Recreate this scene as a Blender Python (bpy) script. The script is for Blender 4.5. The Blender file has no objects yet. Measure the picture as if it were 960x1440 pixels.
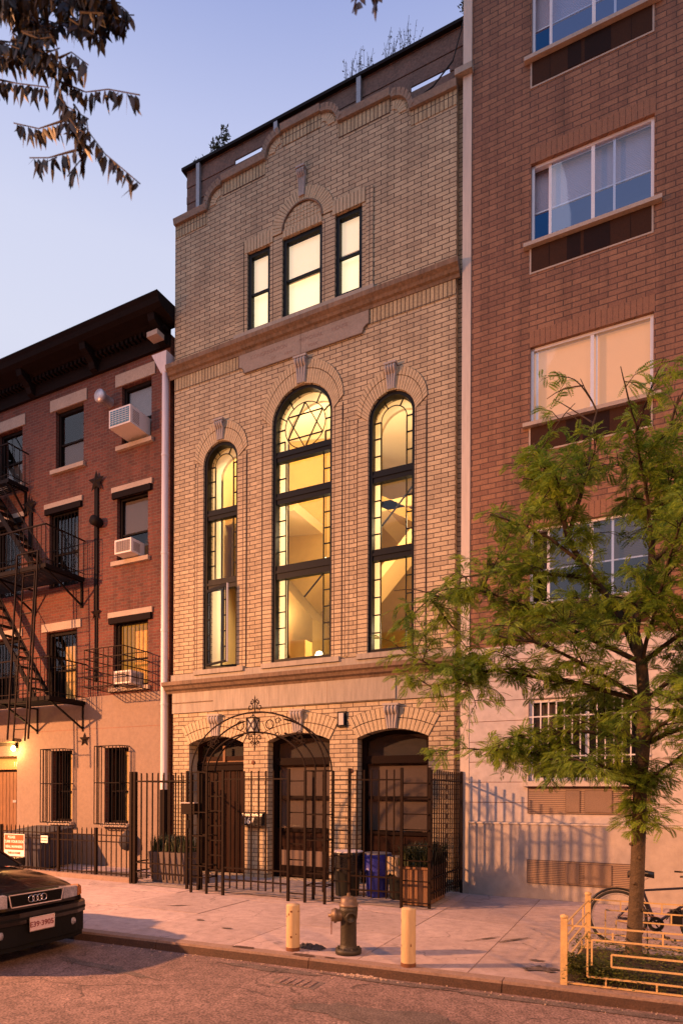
import bpy, bmesh, math, random
from mathutils import Vector, Matrix, Euler
from mathutils.geometry import tessellate_polygon
random.seed(7)
R = math.radians
sc = bpy.context.scene
col = sc.collection
PI = math.pi

# ------------------------------------------------------------------ materials
MATS = {}
def nd(nt, t, **kw):
    n = nt.nodes.new(t)
    for k, v in kw.items():
        if k in n.inputs: n.inputs[k].default_value = v
        else: setattr(n, k, v)
    return n
def base_mat(name):
    m = bpy.data.materials.new(name); m.use_nodes = True
    nt = m.node_tree; nt.nodes.clear()
    out = nd(nt, 'ShaderNodeOutputMaterial'); b = nd(nt, 'ShaderNodeBsdfPrincipled')
    nt.links.new(b.outputs[0], out.inputs[0])
    return m, nt, b, out
def c4(c): return (c[0], c[1], c[2], 1)
def mat(name, c, rough=.6, metal=0, var=.25, scale=6, bump=.0, bscale=60, emit=None, es=0, c2=None, spec=.5, coat=0, streak=False):
    """procedural paint / stone / metal: two noise layers vary colour and roughness, a third one the relief"""
    if name in MATS: return MATS[name]
    m, nt, b, out = base_mat(name)
    L = nt.links.new
    g = nd(nt, 'ShaderNodeNewGeometry')
    vec = g.outputs['Position']
    if streak:
        mp = nd(nt, 'ShaderNodeMapping'); mp.inputs['Scale'].default_value = (1, 1, .12); L(vec, mp.inputs[0]); vec = mp.outputs[0]
    n1 = nd(nt, 'ShaderNodeTexNoise', Scale=scale, Detail=6.0, Roughness=.65); L(vec, n1.inputs['Vector'])
    n2 = nd(nt, 'ShaderNodeTexNoise', Scale=scale*7.3, Detail=3.0); L(vec, n2.inputs['Vector'])
    mx = nd(nt, 'ShaderNodeMath', operation='ADD'); L(n1.outputs[0], mx.inputs[0]); L(n2.outputs[0], mx.inputs[1])
    mr = nd(nt, 'ShaderNodeMapRange'); L(mx.outputs[0], mr.inputs[0])
    mr.inputs[1].default_value = .65; mr.inputs[2].default_value = 1.35
    ramp = nd(nt, 'ShaderNodeMix', data_type='RGBA'); L(mr.outputs[0], ramp.inputs[0])
    d = c2 if c2 else tuple(x*(1-var) for x in c)
    e = c if c2 else tuple(min(1, x*(1+var)) for x in c)
    ramp.inputs[6].default_value = c4(d); ramp.inputs[7].default_value = c4(e)
    L(ramp.outputs[2], b.inputs['Base Color'])
    rr = nd(nt, 'ShaderNodeMapRange'); L(n1.outputs[0], rr.inputs[0])
    rr.inputs[3].default_value = max(0.03, rough-.12); rr.inputs[4].default_value = min(1, rough+.12)
    L(rr.outputs[0], b.inputs['Roughness'])
    b.inputs['Metallic'].default_value = metal
    b.inputs['Specular IOR Level'].default_value = spec
    if coat: b.inputs['Coat Weight'].default_value = coat; b.inputs['Coat Roughness'].default_value = .06
    if bump:
        n3 = nd(nt, 'ShaderNodeTexNoise', Scale=bscale, Detail=5.0); L(g.outputs['Position'], n3.inputs['Vector'])
        bp = nd(nt, 'ShaderNodeBump', Strength=bump, Distance=.02); L(n3.outputs[0], bp.inputs['Height']); L(bp.outputs[0], b.inputs['Normal'])
    if emit:
        b.inputs['Emission Color'].default_value = c4(emit); b.inputs['Emission Strength'].default_value = es
    MATS[name] = m
    return m
def brick_mat(name, ca, cb, mortar, bw=.3, rh=.096, ms=.012, bump=.6, dirt=.3, grime=(.05,.045,.04), swap=False, rough=.85, offset=.5, stainz=None, freq=2):
    m, nt, b, out = base_mat(name); L = nt.links.new
    g = nd(nt, 'ShaderNodeNewGeometry'); s = nd(nt, 'ShaderNodeSeparateXYZ'); L(g.outputs['Position'], s.inputs[0])
    u = nd(nt, 'ShaderNodeMath', operation='ADD'); L(s.outputs[0], u.inputs[0]); L(s.outputs[1], u.inputs[1])
    cb_ = nd(nt, 'ShaderNodeCombineXYZ')
    if swap: L(s.outputs[2], cb_.inputs[0]); L(u.outputs[0], cb_.inputs[1])
    else: L(u.outputs[0], cb_.inputs[0]); L(s.outputs[2], cb_.inputs[1])
    # slightly wavering courses
    nw = nd(nt, 'ShaderNodeTexNoise', Scale=3.0, Detail=2.0); L(g.outputs['Position'], nw.inputs['Vector'])
    sb = nd(nt, 'ShaderNodeVectorMath', operation='SCALE'); L(nw.outputs[1], sb.inputs[0]); sb.inputs['Scale'].default_value = .008
    ad = nd(nt, 'ShaderNodeVectorMath', operation='ADD'); L(cb_.outputs[0], ad.inputs[0]); L(sb.outputs[0], ad.inputs[1])
    br = nd(nt, 'ShaderNodeTexBrick'); L(ad.outputs[0], br.inputs['Vector'])
    br.offset = offset; br.offset_frequency = freq
    br.inputs['Scale'].default_value = 1; br.inputs['Brick Width'].default_value = bw; br.inputs['Row Height'].default_value = rh
    br.inputs['Mortar Size'].default_value = ms; br.inputs['Mortar Smooth'].default_value = .25; br.inputs['Bias'].default_value = 0
    br.inputs['Color1'].default_value = c4(ca); br.inputs['Color2'].default_value = c4(cb); br.inputs['Mortar'].default_value = c4(mortar)
    n1 = nd(nt, 'ShaderNodeTexNoise', Scale=.9, Detail=8.0, Roughness=.7); L(g.outputs['Position'], n1.inputs['Vector'])
    n2 = nd(nt, 'ShaderNodeTexNoise', Scale=38.0, Detail=4.0); L(g.outputs['Position'], n2.inputs['Vector'])
    mr = nd(nt, 'ShaderNodeMapRange'); L(n1.outputs[0], mr.inputs[0]); mr.inputs[1].default_value=.48; mr.inputs[2].default_value=.78; mr.inputs[3].default_value=0; mr.inputs[4].default_value=dirt
    mx = nd(nt, 'ShaderNodeMix', data_type='RGBA'); L(mr.outputs[0], mx.inputs[0]); L(br.outputs[0], mx.inputs[6]); mx.inputs[7].default_value = c4(grime)
    mr2 = nd(nt, 'ShaderNodeMapRange'); L(n2.outputs[0], mr2.inputs[0]); mr2.inputs[1].default_value=.3; mr2.inputs[2].default_value=.7; mr2.inputs[3].default_value=.78; mr2.inputs[4].default_value=1.18
    mu = nd(nt, 'ShaderNodeVectorMath', operation='SCALE'); L(mx.outputs[2], mu.inputs[0]); L(mr2.outputs[0], mu.inputs['Scale'])
    mp = nd(nt, 'ShaderNodeMapping'); mp.inputs['Scale'].default_value = (2.6,2.6,.22); L(g.outputs['Position'], mp.inputs[0])
    n5 = nd(nt, 'ShaderNodeTexNoise', Scale=1.0, Detail=7.0, Roughness=.7); L(mp.outputs[0], n5.inputs['Vector'])
    m5 = nd(nt, 'ShaderNodeMapRange'); L(n5.outputs[0], m5.inputs[0]); m5.inputs[1].default_value=.46; m5.inputs[2].default_value=.70; m5.inputs[3].default_value=1.06; m5.inputs[4].default_value=(.78 if name.startswith('tan') else .60)
    mu5 = nd(nt, 'ShaderNodeVectorMath', operation='SCALE'); L(mu.outputs[0], mu5.inputs[0]); L(m5.outputs[0], mu5.inputs['Scale'])
    L(mu5.outputs[0], b.inputs['Base Color']); b.inputs['Roughness'].default_value = rough
    hh = nd(nt, 'ShaderNodeMath', operation='MULTIPLY_ADD'); L(br.outputs['Fac'], hh.inputs[0]); hh.inputs[1].default_value = -1
    hs = nd(nt, 'ShaderNodeMath', operation='MULTIPLY'); L(n2.outputs[0], hs.inputs[0]); hs.inputs[1].default_value = .35; L(hs.outputs[0], hh.inputs[2])
    bp = nd(nt, 'ShaderNodeBump', Strength=bump, Distance=.012); L(hh.outputs[0], bp.inputs['Height']); L(bp.outputs[0], b.inputs['Normal'])
    MATS[name] = m
    return m
def glass_mat(name, tint=(1,1,1), refl=.12, rough=.02, dark=None, wav=.0):
    """thin window glass: clear with a facing-dependent mirror layer"""
    m = bpy.data.materials.new(name); m.use_nodes = True; nt = m.node_tree; nt.nodes.clear(); L = nt.links.new
    out = nd(nt, 'ShaderNodeOutputMaterial'); tr = nd(nt, 'ShaderNodeBsdfTransparent'); tr.inputs[0].default_value = c4(tint)
    gl = nd(nt, 'ShaderNodeBsdfGlossy'); gl.inputs['Roughness'].default_value = rough
    lw_ = nd(nt, 'ShaderNodeLayerWeight', Blend=.5); fr = nd(nt, 'ShaderNodeMath', operation='POWER'); L(lw_.outputs['Facing'], fr.inputs[0]); fr.inputs[1].default_value = 4; ma = nd(nt, 'ShaderNodeMath', operation='ADD'); L(fr.outputs[0], ma.inputs[0]); ma.inputs[1].default_value = refl+.03; ma.use_clamp = True
    if wav:
        n = nd(nt, 'ShaderNodeTexNoise', Scale=1.6, Detail=1.0); g = nd(nt, 'ShaderNodeNewGeometry'); L(g.outputs['Position'], n.inputs['Vector'])
        bp = nd(nt, 'ShaderNodeBump', Strength=wav, Distance=.05); L(n.outputs[0], bp.inputs['Height']); L(bp.outputs[0], gl.inputs['Normal'])
    mi = nd(nt, 'ShaderNodeMixShader'); L(ma.outputs[0], mi.inputs[0]); L(tr.outputs[0], mi.inputs[1]); L(gl.outputs[0], mi.inputs[2]); L(mi.outputs[0], out.inputs[0])
    MATS[name] = m
    return m
def leaf_mat(name, ca, cb, trans=.35, rough=.5, scale=2.2):
    m, nt, b, out = base_mat(name); L = nt.links.new
    g = nd(nt, 'ShaderNodeNewGeometry'); n = nd(nt, 'ShaderNodeTexNoise', Scale=scale, Detail=5.0); L(g.outputs['Position'], n.inputs['Vector'])
    ad = nd(nt, 'ShaderNodeMath', operation='MULTIPLY_ADD'); L(g.outputs['Random Per Island'], ad.inputs[0]); ad.inputs[1].default_value = .35; L(n.outputs[0], ad.inputs[2])
    mr = nd(nt, 'ShaderNodeMapRange'); L(ad.outputs[0], mr.inputs[0]); mr.inputs[1].default_value = .4; mr.inputs[2].default_value = 1.0
    mx = nd(nt, 'ShaderNodeMix', data_type='RGBA'); L(mr.outputs[0], mx.inputs[0]); mx.inputs[6].default_value = c4(ca); mx.inputs[7].default_value = c4(cb)
    L(mx.outputs[2], b.inputs['Base Color']); b.inputs['Roughness'].default_value = rough
    t = nd(nt, 'ShaderNodeBsdfTranslucent'); L(mx.outputs[2], t.inputs[0])
    mi = nd(nt, 'ShaderNodeMixShader'); mi.inputs[0].default_value = trans
    L(b.outputs[0], mi.inputs[1]); L(t.outputs[0], mi.inputs[2]); L(mi.outputs[0], out.inputs[0])
    MATS[name] = m
    return m

M = MATS
brick_mat('tan_brick', (.47,.385,.255), (.35,.28,.185), (.065,.042,.028), bw=.29, rh=.096, ms=.009, dirt=.45, grime=(.17,.125,.09), offset=.5)
brick_mat('tan_brick_jamb', (.45,.37,.245), (.35,.28,.185), (.065,.042,.028), bw=.26, rh=.096, ms=.009, dirt=.4, grime=(.17,.125,.09), offset=0)
brick_mat('tan_soldier', (.42,.345,.21), (.33,.265,.16), (.065,.042,.028), bw=.30, rh=.088, ms=.010, swap=True, dirt=.3, grime=(.17,.125,.09), offset=0)
brick_mat('red_brick', (.155,.043,.027), (.09,.026,.019), (.13,.08,.06), bw=.215, rh=.078, ms=.010, dirt=.45, grime=(.10,.04,.03))
brick_mat('orange_brick', (.26,.135,.078), (.19,.093,.057), (.085,.045,.032), bw=.30, rh=.102, ms=.010, dirt=.25, grime=(.17,.08,.065))
brick_mat('orange_soldier', (.31,.115,.060), (.24,.086,.047), (.10,.045,.03), bw=.32, rh=.10, ms=.010, swap=True, dirt=.2, grime=(.17,.08,.065), offset=0)
mat('voussoir_brick', (.43,.355,.235), .85, var=.22, scale=9, bump=.5, bscale=50)
mat('orange_plain', (.225,.115,.068), .85, var=.2, scale=9, bump=.4)
mat('mortar', (.05,.03,.02), .95)
mat('limestone', (.30,.27,.23), .85, var=.25, scale=2.2, bump=.4, bscale=30, streak=True)
mat('limestone_dark', (.165,.115,.08), .85, var=.45, scale=3, bump=.5, bscale=30, streak=True)
mat('coping_stone', (.22,.18,.145), .85, var=.3, scale=3, bump=.4)
mat('plaque_stone', (.25,.215,.19), .85, var=.18, scale=3, bump=.3)
mat('carved_text', (.21,.15,.13), .9)
mat('keystone_paint', (.33,.30,.285), .7, var=.15, scale=8, bump=.3)
mat('black_frame', (.006,.006,.007), .5, var=.3, scale=10, spec=.15)
mat('iron', (.013,.0065,.004), .65, spec=.12, var=.4, scale=14, bump=.3, bscale=90)
mat('iron_dark', (.009,.006,.006), .65, spec=.1, var=.4, scale=14)
mat('lead_cream', (.9,.85,.72), .5)
mat('plaster_cream', (.66,.49,.24), .9, var=.05)
mat('plaster_ochre', (.42,.26,.075), .9, var=.08, scale=1)
mat('plaster_olive', (.16,.10,.03), .9, var=.1, scale=1)
mat('white_interior', (.84,.76,.58), .9, var=.04)
mat('door_wood', (.020,.008,.005), .6, spec=.08, var=.4, scale=5, streak=True, bump=.2)
mat('sash_brown', (.010,.005,.004), .6, spec=.06, var=.3, scale=6)
mat('shutter_cloth', (.06,.042,.034), .8, var=.12, scale=3)
mat('weathered_wood', (.13,.085,.07), .85, var=.5, scale=3, bump=.4)
mat('steel_grey', (.22,.23,.26), .5, metal=.5, var=.3)
mat('lead_grey', (.12,.12,.14), .5, var=.3)
mat('strip_white', (.52,.46,.40), .8, var=.12, scale=3, streak=True)
mat('stucco_white', (.47,.43,.42), .85, var=.17, scale=1.1, bump=.25, bscale=40)
mat('stucco_base', (.40,.35,.32), .85, var=.20, scale=.9, bump=.3, bscale=40)
mat('stucco_pink', (.215,.16,.13), .88, var=.13, scale=1.5, bump=.35, bscale=45)
mat('groove', (.22,.12,.09), .9)
mat('vent_tan', (.34,.25,.19), .6, var=.1)
mat('vent_dark', (.12,.08,.065), .6, var=.1)
mat('panel_brown', (.040,.018,.010), .7, var=.2, spec=.1)
mat('panel_darker', (.016,.008,.007), .7, var=.3, spec=.1)
mat('alu_white', (.62,.62,.66), .35, metal=.1, var=.08)
mat('sill_grey', (.36,.30,.25), .7, var=.2)
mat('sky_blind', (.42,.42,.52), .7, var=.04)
mat('blue_glow', (.016,.05,.17), .6, var=.15, scale=1, emit=(.02,.07,.22), es=.5)  # emissive blue backing stands in for sky reflected in the window glass
mat('glow_blind', (.50,.40,.34), .7, var=.04, emit=(1,.46,.20), es=.36)  # blind glows by itself in place of a lit room behind it
mat('glow_shade', (.9,.85,.7), .8, var=.02, emit=(1,.80,.40), es=.9)  # roller shade emits its own glow, no lamp stands behind it
mat('glow_shade_dim', (.8,.72,.58), .8, var=.05, scale=1.2, emit=(1,.74,.40), es=.62)  # dimmer copy for the upper half, grades the painted glow
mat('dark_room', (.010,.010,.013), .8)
mat('amber_glow', (.4,.2,.05), .8, var=.6, scale=2.5, emit=(1,.38,.05), es=.4)  # self-glowing panel stands in for a lit room behind the sash
mat('amber_glow_dim', (.35,.22,.08), .8, var=.3, scale=3, emit=(1,.5,.12), es=.12)  # faint emission stands in for room light on curtains, transom and backing
mat('lintel_stone', (.36,.29,.24), .8, var=.2, scale=4, bump=.2)
mat('cornice_black', (.010,.006,.006), .8, spec=.1, var=.4, scale=4)
mat('pipe_white', (.55,.53,.60), .4, var=.12, scale=4, streak=True)
mat('ac_white', (.62,.58,.58), .5, var=.08)
mat('ac_grille_blue', (.05,.16,.26), .5, var=.2)
mat('ac_grille_grey', (.16,.13,.14), .5, var=.2)
mat('wall_metal', (.45,.42,.45), .35, metal=.4)
mat('concrete_kerb', (.22,.155,.13), .85, var=.3, scale=5, bump=.4)
mat('kerb_rust', (.06,.032,.022), .8, var=.5, scale=8, bump=.4)
mat('hydrant_green', (.022,.017,.008), .55, var=.5, scale=14, bump=.4, bscale=50)
mat('hydrant_silver', (.14,.095,.065), .5, metal=.3, var=.35, scale=20)
mat('bollard_yellow', (.45,.33,.18), .65, var=.18, scale=8, bump=.2, streak=True)
mat('rust', (.13,.05,.02), .8, var=.4, scale=12)
mat('guard_yellow', (.50,.35,.16), .6, var=.2, scale=8)
mat('car_paint', (.004,.003,.003), .25, var=.1, scale=.5, coat=.6, spec=.2)
mat('car_trim', (.006,.006,.006), .6, spec=.15)
mat('chrome', (.75,.75,.76), .12, metal=1, var=.05)
mat('rubber', (.015,.015,.016), .8)
mat('lamp_glass', (.28,.27,.31), .1, var=.6, scale=12, coat=1)
mat('amber_lens', (.55,.17,.02), .2, coat=1)
mat('plate_white', (.62,.46,.46), .5, var=.08, scale=30)
mat('plate_text', (.18,.03,.04), .5)
mat('sign_red', (.62,.07,.02), .5, var=.06)
mat('sign_white', (.8,.72,.68), .5, var=.03)
mat('black_plastic', (.012,.011,.012), .28, var=.3, bump=.5, bscale=16)
mat('blue_plastic', (.022,.030,.26), .32, var=.3, scale=8, bump=.5, bscale=14)
mat('white_bag', (.62,.58,.62), .4, var=.1, bump=.5, bscale=20)
mat('clear_bag', (.30,.24,.16), .25, var=.6, scale=14, bump=.8, bscale=18)
mat('barrel_green', (.010,.011,.008), .5)
mat('planter_wood', (.17,.085,.04), .7, var=.4, scale=5, bump=.3, streak=True)
mat('planter_grey', (.095,.075,.075), .7, var=.2)
mat('soil', (.03,.02,.014), .95, var=.5, scale=20, bump=.8)
mat('bin_blue_dark', (.03,.032,.05), .5, var=.2)
mat('bark', (.075,.05,.028), .9, var=.5, scale=12, bump=.9, bscale=30)
mat('bark_twig', (.035,.022,.014), .9, var=.4, scale=12)
mat('bike_black', (.012,.012,.013), .3, var=.2)
mat('bike_frame', (.03,.03,.06), .3, metal=.4, var=.2)
mat('cloth_dark', (.03,.03,.04), .9, var=.5, scale=20)
mat('number_white', (.75,.7,.62), .5)
mat('bulb', (1,.8,.4), .5, emit=(1,.66,.22), es=30)
mat('room_bulb', (1,.9,.6), .5, emit=(1,.85,.5), es=6)
mat('sconce_lens', (.38,.36,.36), .4, var=.08)
mat('gravel', (.4,.3,.24), .8, var=.4)
glass_mat('glass_clear', refl=.0)
glass_mat('glass_dark', refl=.03, wav=.03)
glass_mat('glass_blue', tint=(.75,.85,1), refl=.10, wav=.015)
leaf_mat('locust_leaf', (.06,.14,.018), (.34,.46,.05), .5)
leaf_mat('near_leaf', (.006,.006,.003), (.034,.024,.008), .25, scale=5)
leaf_mat('near_leaf_blue', (.05,.055,.07), (.10,.10,.12), .2)
leaf_mat('cover_leaf', (.02,.045,.008), (.16,.17,.03), .3, scale=6)
leaf_mat('planter_leaf', (.02,.035,.012), (.07,.075,.03), .2, scale=6)

# sidewalk, asphalt
def concrete(name, ca, cb, fine=140, crack=True):
    m, nt, b, out = base_mat(name); L = nt.links.new
    g = nd(nt, 'ShaderNodeNewGeometry'); P = g.outputs['Position']
    n1 = nd(nt, 'ShaderNodeTexNoise', Scale=.9, Detail=8.0, Roughness=.65); L(P, n1.inputs['Vector'])
    n2 = nd(nt, 'ShaderNodeTexNoise', Scale=fine, Detail=3.0); L(P, n2.inputs['Vector'])
    n4 = nd(nt, 'ShaderNodeTexNoise', Scale=6.0, Detail=6.0, Roughness=.7); L(P, n4.inputs['Vector'])
    at = nd(nt, 'ShaderNodeAttribute', attribute_name='tone')
    mr = nd(nt, 'ShaderNodeMapRange'); L(n1.outputs[0], mr.inputs[0]); mr.inputs[1].default_value=.3; mr.inputs[2].default_value=.7
    mx = nd(nt, 'ShaderNodeMix', data_type='RGBA'); L(mr.outputs[0], mx.inputs[0]); mx.inputs[6].default_value=c4(ca); mx.inputs[7].default_value=c4(cb)
    mr2 = nd(nt, 'ShaderNodeMapRange'); L(n2.outputs[0], mr2.inputs[0]); mr2.inputs[1].default_value=.35; mr2.inputs[2].default_value=.65; mr2.inputs[3].default_value=(.82 if crack else .48); mr2.inputs[4].default_value=(1.16 if crack else 1.5)
    mr4 = nd(nt, 'ShaderNodeMapRange'); L(n4.outputs[0], mr4.inputs[0]); mr4.inputs[1].default_value=.35; mr4.inputs[2].default_value=.62; mr4.inputs[3].default_value=(.80 if crack else .66); mr4.inputs[4].default_value=1.10
    m1 = nd(nt, 'ShaderNodeMath', operation='MULTIPLY'); L(mr2.outputs[0], m1.inputs[0]); L(mr4.outputs[0], m1.inputs[1])
    sc_ = m1.outputs[0]
    if crack:
        m2 = nd(nt, 'ShaderNodeMath', operation='MULTIPLY'); L(sc_, m2.inputs[0]); L(at.outputs['Fac'], m2.inputs[1]); sc_ = m2.outputs[0]
        vo = nd(nt, 'ShaderNodeTexVoronoi', Scale=3.2); vo.inputs['Randomness'].default_value = 1; L(P, vo.inputs['Vector'])
        lt = nd(nt, 'ShaderNodeMapRange'); L(vo.outputs['Distance'], lt.inputs[0]); lt.inputs[1].default_value=.05; lt.inputs[2].default_value=.08; lt.inputs[3].default_value=.68; lt.inputs[4].default_value=1
        m3 = nd(nt, 'ShaderNodeMath', operation='MULTIPLY'); L(sc_, m3.inputs[0]); L(lt.outputs[0], m3.inputs[1]); sc_ = m3.outputs[0]
    nc = nd(nt, 'ShaderNodeTexNoise', Scale=2.5, Detail=4.0); L(P, nc.inputs['Vector'])
    vs_ = nd(nt, 'ShaderNodeVectorMath', operation='SCALE'); L(nc.outputs[1], vs_.inputs[0]); vs_.inputs['Scale'].default_value = .5
    va_ = nd(nt, 'ShaderNodeVectorMath', operation='ADD'); L(P, va_.inputs[0]); L(vs_.outputs[0], va_.inputs[1])
    vc = nd(nt, 'ShaderNodeTexVoronoi', Scale=.75); vc.feature = 'DISTANCE_TO_EDGE'; L(va_.outputs[0], vc.inputs['Vector'])
    ck = nd(nt, 'ShaderNodeMapRange'); L(vc.outputs['Distance'], ck.inputs[0]); ck.inputs[1].default_value=.0; ck.inputs[2].default_value=.012; ck.inputs[3].default_value=(.55 if crack else .30); ck.inputs[4].default_value=1
    mk = nd(nt, 'ShaderNodeMapRange'); L(n1.outputs[0], mk.inputs[0]); mk.inputs[1].default_value=.50; mk.inputs[2].default_value=.56; mk.inputs[3].default_value=1; mk.inputs[4].default_value=.25
    cm = nd(nt, 'ShaderNodeMath', operation='MAXIMUM'); L(ck.outputs[0], cm.inputs[0]); L(mk.outputs[0], cm.inputs[1])
    c2_ = nd(nt, 'ShaderNodeMath', operation='MULTIPLY'); L(sc_, c2_.inputs[0]); L(cm.outputs[0], c2_.inputs[1]); sc_ = c2_.outputs[0]
    mu = nd(nt, 'ShaderNodeVectorMath', operation='SCALE'); L(mx.outputs[2], mu.inputs[0]); L(sc_, mu.inputs['Scale'])
    L(mu.outputs[0], b.inputs['Base Color']); b.inputs['Roughness'].default_value = .82
    bp = nd(nt, 'ShaderNodeBump', Strength=.55, Distance=.006); L(n2.outputs[0], bp.inputs['Height']); L(bp.outputs[0], b.inputs['Normal'])
    MATS[name] = m
concrete('sidewalk_concrete', (.34,.27,.268), (.45,.36,.355))
concrete('areaway_concrete', (.27,.23,.22), (.36,.31,.29), crack=False)
concrete('asphalt', (.14,.092,.083), (.215,.145,.13), fine=48, crack=False)
concrete('asphalt_patch', (.095,.075,.07), (.13,.10,.09), fine=60, crack=False)

# ------------------------------------------------------------------ mesh helpers
ORG = {}
class MB:
    def __init__(s): s.v = []; s.f = []; s.sm = []
    def add(s, vs, fs, smooth=False):
        o = len(s.v); s.v += [Vector(p) for p in vs]; s.f += [tuple(i+o for i in f) for f in fs]; s.sm += [smooth]*len(fs); return s
    def box(s, x0, x1, y0, y1, z0, z1):
        if x0 > x1: x0, x1 = x1, x0
        if y0 > y1: y0, y1 = y1, y0
        if z0 > z1: z0, z1 = z1, z0
        return s.add([(x0,y0,z0),(x1,y0,z0),(x1,y1,z0),(x0,y1,z0),(x0,y0,z1),(x1,y0,z1),(x1,y1,z1),(x0,y1,z1)],
                     [(0,3,2,1),(4,5,6,7),(0,1,5,4),(1,2,6,5),(2,3,7,6),(3,0,4,7)])
    def hexa(s, a, b):      # two quads
        return s.add(list(a)+list(b), [(0,3,2,1),(4,5,6,7),(0,1,5,4),(1,2,6,5),(2,3,7,6),(3,0,4,7)])
    def bar(s, p, q, w=.02, h=None):      # square bar
        h = h or w; p = Vector(p); q = Vector(q); d = (q-p).normalized()
        up = Vector((0,0,1)) if abs(d.z) < .9 else Vector((0,1,0))
        a = d.cross(up).normalized()*w/2; b = a.cross(d).normalized()*h/2
        return s.hexa([p-a-b, p+a-b, p+a+b, p-a+b], [q-a-b, q+a-b, q+a+b, q-a+b])
    def tube(s, pts, r, n=8, caps=True, smooth=True, closed=False):
        pts = [Vector(p) for p in pts]; k = len(pts)
        rs = r if isinstance(r, (list, tuple)) else [r]*k
        rings = []; up = None
        for i in range(k):
            if closed: d = pts[(i+1) % k]-pts[i-1]
            else: d = (pts[min(i+1, k-1)]-pts[max(i-1, 0)])
            d = d.normalized() if d.length > 1e-9 else Vector((0,0,1))
            if up is None: up = Vector((0,0,1)) if abs(d.z) < .9 else Vector((0,1,0))
            a = d.cross(up)
            if a.length < 1e-4: a = d.cross(Vector((1,0,0)))
            a.normalize(); b = a.cross(d).normalized(); up = b
            rings.append([pts[i]+(a*math.cos(t)+b*math.sin(t))*rs[i] for t in [2*PI*j/n for j in range(n)]])
        vs = [p for rg in rings for p in rg]; fs = []
        for i in range(k if closed else k-1):
            i2 = (i+1) % k
            for j in range(n): fs.append((i*n+j, i*n+(j+1) % n, i2*n+(j+1) % n, i2*n+j))
        s.add(vs, fs, smooth)
        if caps and not closed:
            s.add(rings[0], [tuple(range(n))[::-1]]); s.add(rings[-1], [tuple(range(n))])
        return s
    def lathe(s, prof, c=(0,0,0), axis='z', n=20, smooth=True, a0=0, a1=2*PI):
        full = abs(a1-a0-2*PI) < 1e-6; m = n if full else n+1; vs = []
        for (r, h) in prof:
            for j in range(m):
                t = a0+(a1-a0)*j/n; x, y = r*math.cos(t), r*math.sin(t)
                p = (x,y,h) if axis == 'z' else ((h,x,y) if axis == 'x' else (x,h,y))
                vs.append(Vector(p)+Vector(c))
        fs = []
        for i in range(len(prof)-1):
            for j in range(n):
                j2 = (j+1) % m; fs.append((i*m+j, i*m+j2, (i+1)*m+j2, (i+1)*m+j))
        return s.add(vs, fs, smooth)
    def prism(s, poly, y0, y1, holes=()):       # poly in XZ, extruded along Y, with holes
        loops = [list(poly)]+[list(h) for h in holes]
        tris = tessellate_polygon([[Vector((x, z, 0)) for x, z in lp] for lp in loops])
        flat = [p for lp in loops for p in lp]; n = len(flat)
        vs = [(x, y0, z) for x, z in flat]+[(x, y1, z) for x, z in flat]
        fs = [tuple(t) for t in tris]+[tuple(i+n for i in t[::-1]) for t in tris]
        o = 0
        for lp in loops:
            k = len(lp)
            for i in range(k): fs.append((o+i, o+(i+1) % k, o+(i+1) % k+n, o+i+n))
            o += k
        return s.add(vs, fs)
    def xprism(s, poly, x0, x1):                # poly in YZ, extruded along X
        n = len(poly); tris = tessellate_polygon([[Vector((y, z, 0)) for y, z in poly]])
        vs = [(x0, y, z) for y, z in poly]+[(x1, y, z) for y, z in poly]
        fs = [tuple(t) for t in tris]+[tuple(i+n for i in t[::-1]) for t in tris]
        for i in range(n): fs.append((i, (i+1) % n, (i+1) % n+n, i+n))
        return s.add(vs, fs)
    def xf(s, mtx):
        s.v = [mtx @ p for p in s.v]; return s
    def build(s, name, m, parent=None, local=False, fix=True):
        me = bpy.data.meshes.new(name); o_ = Vector((0,0,0))
        if parent is not None and not local: o_ = ORG.get(parent.name, Vector((0,0,0)))
        me.from_pydata([tuple(p-o_) for p in s.v], [], s.f); me.validate()
        if len(me.polygons) == len(s.sm): me.polygons.foreach_set('use_smooth', s.sm)
        if fix:
            bm = bmesh.new(); bm.from_mesh(me); bmesh.ops.recalc_face_normals(bm, faces=bm.faces); bm.to_mesh(me); bm.free()
        me.materials.append(M[m] if isinstance(m, str) else m)
        ob = bpy.data.objects.new(name, me); col.objects.link(ob)
        if parent is not None: ob.parent = parent; ORG[ob.name] = o_ if not local else Vector((0,0,0))
        return ob
def thing(name, label, cat, loc=(0,0,0), rz=0, group=None):
    o = bpy.data.objects.new(name, None); col.objects.link(o); o.empty_display_size = .2
    o.location = loc; o.rotation_euler = (0,0,rz); o['label'] = label; o['category'] = cat
    if group: o['group'] = group
    ORG[o.name] = Vector(loc); return o
def tag(o, label, cat, group=None):
    o['label'] = label; o['category'] = cat
    if group: o['group'] = group
    return o
def struct(o): o['kind'] = 'structure'; return o
def bx(name, m, par, *b, local=False):
    if m.startswith('glass'):
        x0, x1, y0, y1, z0, z1 = b
        return MB().add([(x0,y0,z0),(x1,y0,z0),(x1,y0,z1),(x0,y0,z1)], [(0,1,2,3)]).build(name, m, par, local, fix=False)
    return MB().box(*b).build(name, m, par, local)
def arc(cx, cz, r, a0, a1, n): return [(cx+r*math.cos(R(a0+(a1-a0)*i/n)), cz+r*math.sin(R(a0+(a1-a0)*i/n))) for i in range(n+1)]
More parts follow.
